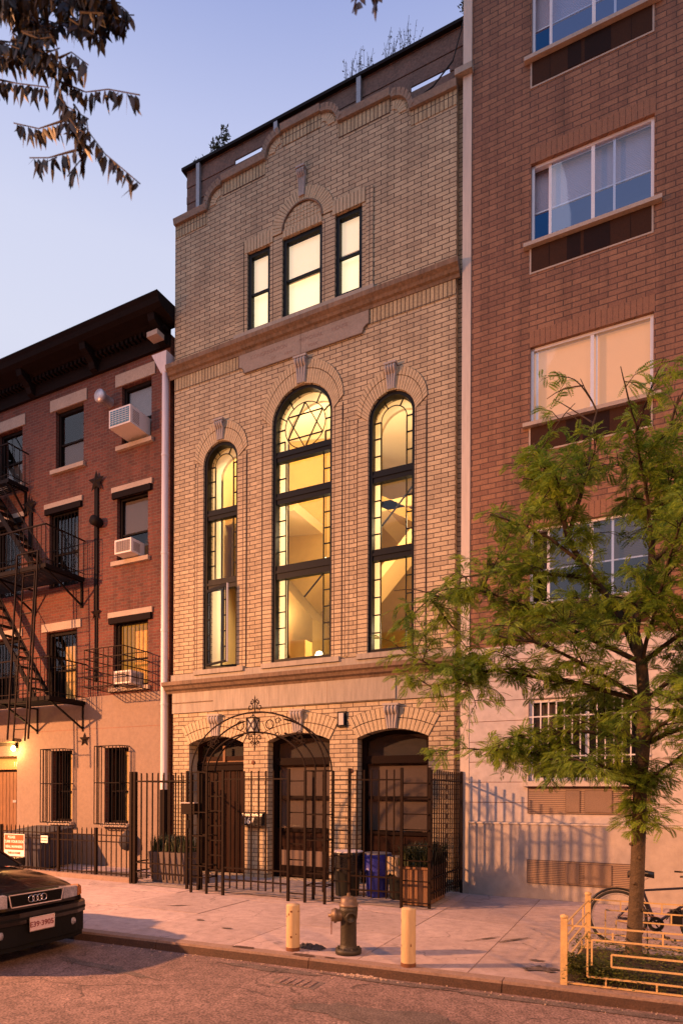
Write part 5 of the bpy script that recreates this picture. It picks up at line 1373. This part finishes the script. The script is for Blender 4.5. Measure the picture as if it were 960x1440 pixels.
def limb(p0, p1, r0, r1, sag=0, wig=.12, n=7):
    p0, p1 = Vector(p0), Vector(p1); pts = []
    L_ = (p1-p0).length
    off = Vector((0,0,0))
    for i in range(n+1):
        t = i/n; off += Vector((rn.gauss(0,1),rn.gauss(0,1),rn.gauss(0,1)))*wig*L_*.10
        pts.append(p0.lerp(p1,t)+off*(t*(1.2-t))*2+Vector((0,0,sag*math.sin(PI*t))))
    pts[0] = p0
    limbs.append((pts, [r0+(r1-r0)*i/n for i in range(n+1)])); return pts
c = tp
F1 = tp[9]
ends = [((-.1,TY+.02,3.8),(-.80,TY-.1,5.0),.05,.03),((-.1,TY+.02,3.8),(.10,TY+.1,5.2),.05,.032)]
main = []
main.append(limb(*ends[0])); main.append(limb(*ends[1]))
subs = [
 # start, end, r
 (main[0][-1], (-1.25,TY-.2,6.15), .028), (main[0][-1], (-.55,TY+.2,6.6), .03), (main[0][4], (-2.2,TY+.0,4.75), .028), (main[0][5], (-1.7,TY-.6,5.3), .025),
 (main[0][-1], (-.95,TY-.2,5.9), .02), (main[1][-1], (.35,TY-.2,6.3), .03), (main[1][-1], (1.2,TY+.1,6.0), .028), (main[1][4], (1.3,TY-.7,5.1), .025), (main[1][5], (-.2,TY-.9,6.0), .024), (main[1][5], (.5,TY+1.2,5.8), .024),
 (tp[8], (-1.9,TY-.5,4.35), .032), (tp[8], (1.5,TY-.5,4.3), .03), (tp[8], (-.8,TY+1.0,4.6), .028), (tp[7], (-1.5,TY-1.0,3.7), .028), (tp[7], (1.3,TY-1.0,3.8), .028), (tp[8],(.3,TY-1.3,4.5),.026),
 (tp[6], (-1.3,TY-.3,2.62), .03), (tp[6], (1.6,TY-.1,2.95), .035), (tp[7], (-2.3,TY-.2,3.6), .032), (tp[6], (-.9,TY+.9,3.0), .024), (tp[6], (.6,TY-1.0,2.9), .024), (tp[5],(-.95,TY-.7,2.35),.022), (tp[5],(.75,TY-.5,2.5),.02), (tp[5],(-1.75,TY-.1,2.55),.024),
 (tp[7],(1.2,TY+.9,3.7),.026),
]
sp = []
for a, b, r in subs: sp.append(limb(a, b, r, .009, sag=.10, wig=.16))
# the long reaching boughs on the left
sp.append(limb(sp[2][-1], (-2.95,TY-.1,4.12), .014, .005, sag=.05)); sp.append(limb(sp[18][-1], (-2.9,TY-.2,3.85), .014, .005)); sp.append(limb(sp[18][5], (-2.55,TY-.3,3.25), .012,.004))
sp.append(limb(sp[10][-1], (-2.65,TY-.5,4.35), .012,.004)); sp.append(limb(sp[1][-1], (-.72,TY+.1,7.0), .012,.004, wig=.1)); sp.append(limb(sp[0][5], (-1.55,TY-.2,6.0), .01,.004))
# second-order branches, then twigs
tw = []; second = []
for pts in sp+main[:0]:
    L_ = sum((pts[i+1]-pts[i]).length for i in range(len(pts)-1)); k = max(2, int(L_*3.4))
    for i in range(k):
        t = .25+.75*(i+rn.random()*.7)/k; f_ = t*(len(pts)-1); j = min(int(f_), len(pts)-2); p = pts[j].lerp(pts[j+1], f_-j)
        d = (pts[j+1]-pts[j]).normalized(); a = rn.uniform(0,2*PI)
        q = (d*.7+Vector((math.cos(a),math.sin(a),rn.uniform(-.5,.75)))).normalized(); e_ = p+q*rn.uniform(.4,.85)
        if e_.x < -2.9 or (e_.x < -1.9 and e_.z > 4.9): continue
        second.append(limb(p, e_, .010, .004, sag=.05, wig=.14, n=4))
def inside(e):
    # uneven outline of the crown: long low boughs on the left, a leader above
    if e.z < 1.98: return False
    if e.x < -3.15: return False
    top = 6.05+.25*math.sin(e.x*5) if e.x > -.95 else 5.95+(e.x+1.2)*1.15+.25*math.sin(e.x*7+e.y*2)
    if e.z > max(top, 4.35) and e.x > -3.1: return rn.random() < .10
    if e.x < -1.9 and e.z > 4.75: return rn.random() < .25
    # gaps between boughs where the wall shows through
    g = math.sin(e.x*3.1+e.z*2.3)+math.sin(e.z*4.7-e.x*1.3+e.y*1.7)+.6*math.sin(e.y*4.1+e.x*5.3)
    lim = -1.45 if e.x < -1.1 else -2.6
    if e.z < 3.0 and e.x < -.5: lim = -.9
    return g > lim
for pts in sp+second+main:
    L_ = sum((pts[i+1]-pts[i]).length for i in range(len(pts)-1)); k = max(3, int(L_*12))
    for i in range(k):
        t = .15+.85*(i+rn.random()*.6)/k; f_ = t*(len(pts)-1); j = min(int(f_), len(pts)-2); p = pts[j].lerp(pts[j+1], f_-j)
        d = (pts[j+1]-pts[j]).normalized(); a = rn.uniform(0,2*PI)
        q = (d*.55+Vector((math.cos(a),math.sin(a),rn.uniform(-.6,.6)))).normalized()
        l_ = rn.uniform(.20,.42)
        e = p+q*l_+Vector((0,0,-.10*l_))
        if not inside(e): continue
        tw.append([p, p.lerp(e,.5)+Vector((0,0,.04)), e])
# low tuft along the trunk
for i in range(46):
    z = rn.uniform(1.5,2.35); a = rn.uniform(0,2*PI); p = Vector((-.05,TY,z)); q = Vector((math.cos(a)*.27+.05,math.sin(a)*.27,-.02))
    tw.append([p, p+q*.5+Vector((0,0,.03)), p+q])
bm_ = MB()
for pts, rs in limbs: bm_.tube(pts, rs, 7, caps=False)
for p in tw: bm_.tube(p, [.006,.004,.002], 4, caps=False)
bm_.build('branches', 'bark_twig', TR, fix=False)
def frond(m, p, d, L_, rn, pairs=9, lw=.009, ll=.034):
    """one pinnate leaf: a drooping midrib with pairs of narrow leaflets"""
    d = d.normalized(); side = d.cross(Vector((0,0,1)))
    if side.length < .05: side = Vector((1,0,0))
    side.normalize(); roll_ = rn.gauss(0,.5); up = side.cross(d)
    side = side*math.cos(roll_)+up*math.sin(roll_)
    pos = Vector(p); dd = d.copy(); st_ = L_/pairs
    for i in range(pairs):
        dd = (dd+Vector((0,0,-.07))).normalized(); pos = pos+dd*st_
        k = math.sin(PI*(i+1.2)/(pairs+1.6))*.8+.35
        for s_ in (-1,1):
            t = (side*s_+dd*.55+Vector((0,0,-.15))).normalized()*ll*k; w = dd*lw*k
            m.add([pos-w*.5, pos+t*.5-w*.9+w*.2, pos+t, pos+t*.5+w*1.1], [(0,1,2,3)])
cr = MB()
for p in tw:
    n_ = rn.randint(10,14)
    for i in range(n_):
        t = .12+.88*i/(n_-1); b = p[0].lerp(p[1],t*2) if t < .5 else p[1].lerp(p[2],t*2-1)
        a = rn.uniform(0,2*PI); ax = (p[2]-p[0]).normalized()
        d = Vector((math.cos(a),math.sin(a),rn.uniform(-.7,.75)))*.9+ax*.6
        frond(cr, b, d, rn.uniform(.12,.20), rn, pairs=9, lw=.0098, ll=.036)
cr.build('crown', 'locust_leaf', TR, fix=False)

# ------------------------------------------------------------------ bicycle
BK = thing('bicycle', 'black bicycle with saddle and rear wheel leaning behind the tree', 'bicycle', (.2,-3.1,.0), R(4))
def wheel(cx, nm):
    r = .335
    t = MB().tube([(cx+r*math.cos(R(a)),0,r+r*math.sin(R(a))-.0) for a in range(0,360,8)], .019, 7, closed=True); w = t.build(nm, 'rubber', BK, True)
    MB().tube([(cx+(r-.03)*math.cos(R(a)),0,r+(r-.03)*math.sin(R(a))) for a in range(0,360,8)], .009, 5, closed=True).build('rim', 'wall_metal', w, True)
    s_ = MB()
    for i in range(28):
        a = 2*PI*i/28; b = a+.5*(-1)**i; s_.bar((cx+.022*math.cos(b),.02*(-1)**i,r+.022*math.sin(b)), (cx+(r-.035)*math.cos(a),0,r+(r-.035)*math.sin(a)), .0028)
    s_.build('spokes', 'wall_metal', w, True)
    MB().lathe([(.022,-.035),(.022,.035)], c=(cx,0,r), axis='y', n=10).build('hub', 'wall_metal', w, True)
wheel(-.50,'wheel'); wheel(.56,'wheel')
BB = Vector((-.06,0,.29)); ST = Vector((-.22,0,.74)); HT = Vector((.36,0,.80)); HB = Vector((.40,0,.66)); RA = Vector((-.50,0,.335)); FA = Vector((.56,0,.335))
m = MB()
m.tube([BB,ST],.016,8).tube([ST-Vector((0,0,.04)),HT-Vector((0,0,.03))],.015,8).tube([BB,HB],.018,8).tube([HT,HB],.019,8)
for s_ in (-1,1):
    o = Vector((0,.05*s_,0)); m.tube([BB+o*.5,RA+o],.010,6).tube([ST-Vector((-.02,0,.06))+o*.3,RA+o],.009,6).tube([HB+o*.6,HB+Vector((.05,0,-.1))+o,FA+o],.012,6)
m.build('frame', 'bike_frame', BK, True)
MB().tube([ST,ST+Vector((-.035,0,.11))],.012,8).build('seat_post', 'wall_metal', BK, True)
sd = MB(); vs = []; sec = [(-.15,.075,.0),(-.10,.085,.03),(-.02,.07,.028),(.06,.035,.018),(.13,.018,.008)]
for (x, w, z) in sec:
    for a in range(0,360,36): vs.append((x, w*math.cos(R(a)), z+.032*math.sin(R(a))))
fs = [(i*10+j,i*10+(j+1) % 10,(i+1)*10+(j+1) % 10,(i+1)*10+j) for i in range(4) for j in range(10)]+[tuple(range(10)),tuple(range(40,50))]
sd.add(vs, fs, True).xf(Matrix.Translation((-.22,0,.89)) @ Matrix.Diagonal((1.1,1.1,1.35,1)))
sd.build('saddle', 'bike_black', BK, True)
MB().tube([(-.30,0,.86),(-.24,0,.82),(-.14,0,.86)],.006,5).build('saddle_rails', 'wall_metal', BK, True)
MB().tube([HT,HT+Vector((-.02,0,.10))],.013,8).build('stem', 'wall_metal', BK, True)
MB().tube([(.18,-.28,.93),(.28,-.26,.93),(.35,-.1,.91),(.35,.1,.91),(.28,.26,.93),(.18,.28,.93)],.012,7).build('handlebar', 'bike_black', BK, True)
MB().lathe([(.085,-.006),(.095,0),(.085,.006),(.05,.004)], c=(-.06,-.05,.29), axis='y', n=22).build('chainring', 'bike_black', BK, True)
m = MB(); m.bar((-.06,-.07,.29),(.04,-.07,.15),.018); m.bar((-.06,.07,.29),(-.16,.07,.43),.018); m.box(-.0,.09,-.15,-.07,.135,.155); m.box(-.21,-.12,.07,.15,.42,.44)
m.build('crank', 'bike_black', BK, True)
m = MB(); m.bar((-.06,-.05,.385),(-.50,-.05,.375),.007); m.bar((-.06,-.05,.20),(-.50,-.05,.295),.007); m.build('chain', 'rust', BK, True)
MB().tube([(-.50+.375*math.cos(R(a)),0,.335+.375*math.sin(R(a))) for a in range(20,190,10)], .016, 6).build('mudguard', 'bike_black', BK, True)
m = MB().box(.10,.24,-.05,.05,.30,.48); m.tube([(.05,-.06,.36),(.15,-.08,.50),(.25,-.05,.40)],.012,6).tube([(.08,.05,.42),(.2,-.07,.52),(.30,-.05,.33)],.012,6); m.build('chain_lock', 'bike_black', BK, True)

# ------------------------------------------------------------------ parked car
CAR = thing('parked_car', 'black sedan parked at the kerb with four-ring badge on its grille', 'car', (-6.62,-6.76,-.12))
# local: +x forward (front at 0), z from road
def sect(x, pts): return [(x, y, z) for y, z in pts]+[(x, -y, z) for y, z in pts[::-1]]
st_ = [
 (-.02, [(.0,.30),(.55,.30),(.68,.34),(.72,.45),(.72,.62),(.67,.74),(.56,.80),(.0,.84)]),
 (-.07, [(.0,.24),(.62,.24),(.74,.32),(.78,.45),(.78,.64),(.73,.77),(.60,.83),(.0,.865)]),
 (-.25, [(.0,.20),(.70,.20),(.81,.30),(.835,.45),(.83,.66),(.775,.81),(.64,.90),(.0,.95)]),
 (-.60, [(.0,.20),(.74,.20),(.835,.30),(.85,.46),(.845,.70),(.79,.88),(.66,.97),(.0,1.025)]),
 (-1.20,[(.0,.20),(.76,.20),(.84,.30),(.855,.48),(.85,.74),(.80,.94),(.67,1.03),(.0,1.085)]),
 (-2.2, [(.0,.20),(.76,.20),(.84,.30),(.86,.48),(.855,.76),(.81,.97),(.68,1.02),(.0,1.05)]),
 (-3.4, [(.0,.20),(.76,.20),(.84,.30),(.86,.48),(.85,.77),(.80,.95),(.67,.99),(.0,1.0)]),
 (-4.2, [(.0,.24),(.72,.24),(.81,.32),(.83,.48),(.82,.77),(.77,.93),(.64,.97),(.0,.99)]),
 (-4.45,[(.0,.30),(.64,.30),(.72,.36),(.74,.50),(.74,.74),(.70,.88),(.58,.92),(.0,.94)])]
vs = []; fs = []; 
for x, p in st_: vs += sect(x, p)
n = 16
for i in range(len(st_)-1):
    for j in range(n): fs.append((i*n+j,i*n+(j+1) % n,(i+1)*n+(j+1) % n,(i+1)*n+j))
fs += [tuple(range(n))[::-1], tuple(range((len(st_)-1)*n, len(st_)*n))]
body = MB().add(vs, fs, True).build('body', 'car_paint', CAR, True)
sb_ = body.modifiers.new('s', 'SUBSURF'); sb_.levels = 2; sb_.render_levels = 2
# glasshouse
gh_ = [(-1.20,.66,.985),(-1.95,.53,1.38),(-3.0,.53,1.40),(-3.75,.62,1.0)]
vs = []
for (x, w, z) in ((-1.20,.68,1.03),(-3.85,.66,.97),(-1.98,.52,1.46),(-3.05,.52,1.47)): vs += [(x,w,z),(x,-w,z)]
MB().add(vs, [(0,1,5,4),(2,6,7,3),(4,5,7,6)], False).build('roof_shell', 'car_paint', CAR, True)
def pane(pts, nm='side_window'): MB().add(pts, [(0,1,2,3)]).build(nm, 'glass_dark', CAR, True, fix=False)
bx('cabin_dark', 'dark_room', CAR, -3.6,-1.7,-.5,.5,.9,1.25, local=True)
MB().add([(-1.12,.62,1.04),(-1.12,-.62,1.04),(-1.92,-.48,1.45),(-1.92,.48,1.45)], [(0,1,2,3)]).build('windscreen', 'lamp_glass' if False else 'black_frame', CAR, True, fix=False)
for s_ in (-1,1):
    MB().add([(-1.30,s_*.675,1.02),(-3.7,s_*.665,1.02),(-3.05,s_*.535,1.44),(-2.0,s_*.535,1.44)], [(0,1,2,3)]).build('side_window', 'black_frame', CAR, True, fix=False)
    MB().bar((-1.15,s_*.66,1.03),(-1.96,s_*.51,1.46),.04).build('pillar', 'alu_white' if False else 'car_paint', CAR, True)
MB().bar((-1.14,-.3,1.08),(-1.35,.25,1.19),.012).build('wiper', 'rubber', CAR, True)
# grille
gf = MB(); A = [(-.375,.84),(.375,.84),(.345,.695),(-.345,.695)]
for i in range(4):
    a, b = A[i], A[(i+1) % 4]; gf.bar((.028,a[0],a[1]),(.028,b[0],b[1]),.012)
gf.build('grille_frame', 'chrome', CAR, True)
g = MB().add([(.012,a,b) for a,b in A], [(0,1,2,3)]); go = g.build('grille', 'car_trim', CAR, True, fix=False)
s_ = MB()
for i in range(7): z = .71+i*.018; s_.bar((.018,-.34,z),(.018,.34,z),.005)
s_.build('grille_slat', 'car_trim', go, True)
for i in range(4):
    MB().tube([(.036,-.087+.058*i+.040*math.cos(R(a)),.768+.040*math.sin(R(a))) for a in range(0,360,15)], .0055, 6, closed=True).build('badge_ring', 'chrome', CAR, True)
for s_ in (-1,1):
    h = MB().hexa([(-.06,s_*.385,.69),(-.06,s_*.63,.69),(-.06,s_*.64,.835),(-.06,s_*.385,.845)], [(.022,s_*.39,.695),(-.0,s_*.62,.70),(-.008,s_*.63,.825),(.018,s_*.39,.838)])
    ho = h.build('headlight', 'lamp_glass', CAR, True)
    MB().hexa([(-.14,s_*.64,.70),(-.14,s_*.755,.70),(-.14,s_*.755,.83),(-.14,s_*.64,.835)], [(.0,s_*.635,.705),(-.05,s_*.735,.71),(-.06,s_*.735,.81),(-.005,s_*.64,.825)]).build('indicator', 'amber_lens', CAR, True)
    MB().lathe([(.001,.015),(.045,.012),(.05,-.02)], c=(.055,s_*.50,.40), axis='x', n=14).build('fog_light', 'lamp_glass', CAR, True)
    for x in (-.78,-3.35):
        w = MB().tube([(x+.255*math.cos(R(a)),s_*.77,.31+.255*math.sin(R(a))) for a in range(0,360,15)], .065, 8, closed=True).build('wheel', 'rubber', CAR, True)
        MB().lathe([(.001,.03),(.05,.05),(.18,.02),(.21,.05),(.21,-.05)], c=(x,s_*.80,.31), axis='y', n=20).build('rim', 'wall_metal', w, True)
    MB().box(-1.65,-1.48,s_*.86,s_*1.0,.98,1.09).build('mirror', 'car_paint', CAR, True)
# bumper and valance
bp = [(.0,.10),(.30,.115),(.55,.09),(.72,.03),(.80,-.08),(.845,-.32)]
m = MB()
def hoop(z0, z1, off, mname, nm):
    full = [(-y,x) for y,x in bp[::-1]]+bp[1:]
    vs = []; 
    for y, x in full: vs += [(x+off,y,z0),(x+off+.0,y,z1),(x+off-.07,y,z1+.012),(x+off-.09,y,z0-.01)]
    fs = []
    for i in range(len(full)-1):
        for j in range(4): fs.append((i*4+j,i*4+(j+1) % 4,(i+1)*4+(j+1) % 4,(i+1)*4+j))
    fs += [(0,1,2,3),tuple(len(vs)-4+i for i in range(4))]
    MB().add(vs, fs, False).build(nm, mname, CAR, True)
hoop(.50,.63,0,'car_paint','bumper'); hoop(.545,.575,.008,'car_trim','bumper_strip'); hoop(.25,.49,-.03,'car_trim','valance')
hoop(.19,.24,-.05,'car_trim','spoiler')
pt_ = MB().box(.118,.126,-.175,.155,.40,.56).build('licence_plate', 'plate_white', CAR, True)
pt_['label'] = 'pinkish plate E39 3905'
ORG[pt_.name] = Vector((0,0,0))
text('plate_number', 'E39·3905', .088, 'plate_text', pt_, (.128,-.01,.472), (R(90),0,R(90)), .001, bold=.002)
m = MB().bar((.13,-.18,.40),(.13,.16,.40),.01).bar((.13,-.18,.56),(.13,.16,.56),.01).bar((.13,-.18,.40),(.13,-.18,.56),.01).bar((.13,.16,.40),(.13,.16,.56),.01); m.build('plate_frame', 'chrome', pt_, True)
MB().bar((.0,-.5,.875),(-1.1,-.6,.99),.004).build('hood_seam', 'car_trim', CAR, True) if False else None

# ------------------------------------------------------------------ overhanging near foliage
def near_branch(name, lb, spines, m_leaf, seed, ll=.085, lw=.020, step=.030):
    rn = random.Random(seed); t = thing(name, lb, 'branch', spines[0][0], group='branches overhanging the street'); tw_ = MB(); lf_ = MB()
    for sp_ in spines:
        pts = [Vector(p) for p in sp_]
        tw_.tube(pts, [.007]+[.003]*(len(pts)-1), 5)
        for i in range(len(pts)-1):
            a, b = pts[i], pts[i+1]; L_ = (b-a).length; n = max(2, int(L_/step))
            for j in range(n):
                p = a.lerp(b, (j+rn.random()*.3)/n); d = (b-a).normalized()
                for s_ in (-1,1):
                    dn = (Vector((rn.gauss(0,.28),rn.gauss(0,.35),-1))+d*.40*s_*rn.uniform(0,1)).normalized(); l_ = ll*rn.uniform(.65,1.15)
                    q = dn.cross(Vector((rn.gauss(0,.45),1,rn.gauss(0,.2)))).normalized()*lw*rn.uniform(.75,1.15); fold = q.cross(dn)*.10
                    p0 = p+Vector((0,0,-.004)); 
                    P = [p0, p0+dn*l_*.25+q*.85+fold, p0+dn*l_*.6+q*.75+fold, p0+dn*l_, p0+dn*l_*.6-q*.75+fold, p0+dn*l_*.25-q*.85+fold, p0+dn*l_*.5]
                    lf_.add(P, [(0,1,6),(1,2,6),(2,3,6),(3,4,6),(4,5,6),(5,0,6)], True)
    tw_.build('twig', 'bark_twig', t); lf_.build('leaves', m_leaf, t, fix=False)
# unprojection on the plane y=-9.5 was only used to size the bough; it hangs in real space there
Y0 = -9.5
rn = random.Random(40)
def spx(y, *pts): return [(-3.5+u*.00567, Y0+y, 6.69-.0031*u-v*(.00435-.000003*u)) for u, v in pts]
B1 = [spx(0,(-60,-70),(10,10),(60,60),(78,95),(98,150),(128,182),(152,216),(196,258)), spx(.02,(-20,105),(20,112),(70,118)), spx(.03,(85,108),(120,122),(150,118),(190,126)),
      spx(0,(100,168),(60,180),(22,172)), spx(.02,(112,205),(70,216),(42,216)), spx(.03,(120,190),(115,215),(95,240)), spx(0,(-10,75),(30,82),(75,92),(120,100)), spx(-.03,(95,90),(112,82),(135,100))]
for i in range(60):
    u0, v0 = rn.uniform(-30,120), rn.uniform(-60,30); a = rn.uniform(-.2,.9)
    B1.append(spx(rn.uniform(-.2,.25),(u0,v0),(u0+28*math.cos(a),v0+22*math.sin(a)),(min(150,u0+58*math.cos(a)),v0+46*math.sin(a))))
for i in range(9):
    u0, v0 = rn.uniform(-10,75), rn.uniform(50,95); B1.append(spx(rn.uniform(-.1,.1),(u0,v0),(u0+22,v0+rn.uniform(-4,12)),(u0+42,v0+rn.uniform(0,16))))
for i in range(5):
    u0, v0 = rn.uniform(95,118), rn.uniform(128,190); B1.append(spx(rn.uniform(-.05,.05),(u0,v0),(u0+10,v0+14),(u0+20,v0+20)))
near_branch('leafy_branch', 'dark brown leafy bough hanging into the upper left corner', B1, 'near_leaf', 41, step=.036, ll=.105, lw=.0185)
B2 = [[(-1.32,-9,6.35),(-1.30,-9,6.12),(-1.26,-9,5.98)], [(-1.36,-9,6.15),(-1.40,-9,6.04)], [(-1.30,-9,6.12),(-1.22,-9,6.05)]]
near_branch('leafy_sprig', 'small blurred bluish sprig of leaves dipping in at the top edge', B2, 'near_leaf_blue', 43, ll=.10, step=.05)

# ------------------------------------------------------------------ across the street (seen only in reflections and from aside)
OB = thing('opposite_building', 'brick houses standing across the street behind the viewer', 'building', (-5,-22,0))
bx('wall', 'panel_brown', OB, -60,40,-30,-20.5,0,11)
struct(MB().box(-60,60,-20.4,-16.0,-.12,0).build('far_sidewalk', 'concrete_kerb'))

# ------------------------------------------------------------------ world, lamps, camera
w = bpy.data.worlds.new('World'); sc.world = w; w.use_nodes = True; nt = w.node_tree; nt.nodes.clear(); L = nt.links.new
out = nd(nt, 'ShaderNodeOutputWorld'); sky = nd(nt, 'ShaderNodeTexSky'); sky.sky_type = 'NISHITA'; sky.sun_disc = False; sky.sun_elevation = R(1.5); sky.sun_rotation = R(245)
sky.air_density = 1.2; sky.dust_density = 1.5; sky.ozone_density = 3
b1 = nd(nt, 'ShaderNodeBackground'); L(sky.outputs[0], b1.inputs[0]); b1.inputs[1].default_value = .05
tc = nd(nt, 'ShaderNodeTexCoord'); sx = nd(nt, 'ShaderNodeSeparateXYZ'); L(tc.outputs['Generated'], sx.inputs[0])
cr_ = nd(nt, 'ShaderNodeValToRGB'); L(sx.outputs[2], cr_.inputs[0]); e = cr_.color_ramp.elements
e[0].position = 0; e[0].color = (.50,.42,.52,1); e[1].position = .42; e[1].color = (.74,.74,.90,1)
for p_, c_ in ((.55,(.76,.78,.94,1)),(.64,(.71,.74,.94,1)),(.72,(.56,.61,.90,1)),(.80,(.34,.41,.76,1)),(1.0,(.22,.28,.60,1))):
    q = e.new(p_); q.color = c_
b2 = nd(nt, 'ShaderNodeBackground'); L(cr_.outputs[0], b2.inputs[0]); b2.inputs[1].default_value = .92
ad = nd(nt, 'ShaderNodeAddShader'); L(b1.outputs[0], ad.inputs[0]); L(b2.outputs[0], ad.inputs[1]); L(ad.outputs[0], out.inputs[0])

def lamp(name, kind, loc, e_, c_, size=.1, **kw):
    d = bpy.data.lights.new(name, kind); d.energy = e_; d.color = c_
    if kind in ('POINT','SPOT'): d.shadow_soft_size = size
    for k, v in kw.items(): setattr(d, k, v)
    o = bpy.data.objects.new(name, d); col.objects.link(o); o.location = loc; return o
def aim(o, p): o.rotation_euler = (Vector(p)-o.location).to_track_quat('-Z','Y').to_euler()
k = lamp('street_lamp_light', 'SPOT', (-20.9,-15.2,9.3), 68000, (1.0,.405,.155), .22, spot_size=R(165), spot_blend=1.0); aim(k, (-15.5,-12.3,-1.5))
k = lamp('street_lamp_light', 'SPOT', (9.5,-15.2,8.5), 13000, (1.0,.38,.11), .5, spot_size=R(150), spot_blend=1.0); aim(k, (6,-11,-1.0))
lamp('door_lamp_light', 'POINT', (-16.10,-.12,3.12), 60, (1,.6,.18), .06)
# afterglow: one very soft, weak sun
s = lamp('sun', 'SUN', (0,-20,30), .22, (.85,.82,1.0)); s.data.angle = R(30); s.rotation_euler = (R(52),0,R(-25))
# lamps lit in the hall behind the arched windows
for (x, y, z, e_) in ((-8.0,1.2,10.6,220),(-5.0,1.5,10.8,220),(-6.3,1.25,5.6,120),(-4.3,1.4,5.6,90),(-8.2,1.2,6.4,110),(-6.4,1.3,8.3,150),(-4.2,1.3,8.0,110)):
    lamp('room_light', 'POINT', (x,y,z), e_*.75, (1.0,.76,.42), .15)

cam = bpy.data.cameras.new('camera'); co = bpy.data.objects.new('camera', cam); col.objects.link(co); sc.camera = co
co.location = (0,-12,1.92)
cam.sensor_fit = 'VERTICAL'; cam.sensor_height = 36; cam.sensor_width = 24; cam.lens = 882/1440*36
cam.shift_y = (1116-720)/1440; cam.shift_x = 0
cam.clip_end = 2000; cam.clip_start = .05
co.rotation_mode = 'QUATERNION'
fwd = Vector((-math.sin(R(25.7)), math.cos(R(25.7)), 0)); base = fwd.to_track_quat('-Z','Y')
co.rotation_quaternion = base @ Euler((0,0,.0045)).to_quaternion()
cam.dof.use_dof = True; cam.dof.focus_distance = 13; cam.dof.aperture_fstop = 2.0
sc.view_settings.view_transform = 'Standard'; sc.view_settings.look = 'None'; sc.view_settings.exposure = 0
sc.cycles.use_denoising = True
sc.cycles.max_bounces = 6; sc.cycles.transparent_max_bounces = 12; sc.cycles.sample_clamp_indirect = 4
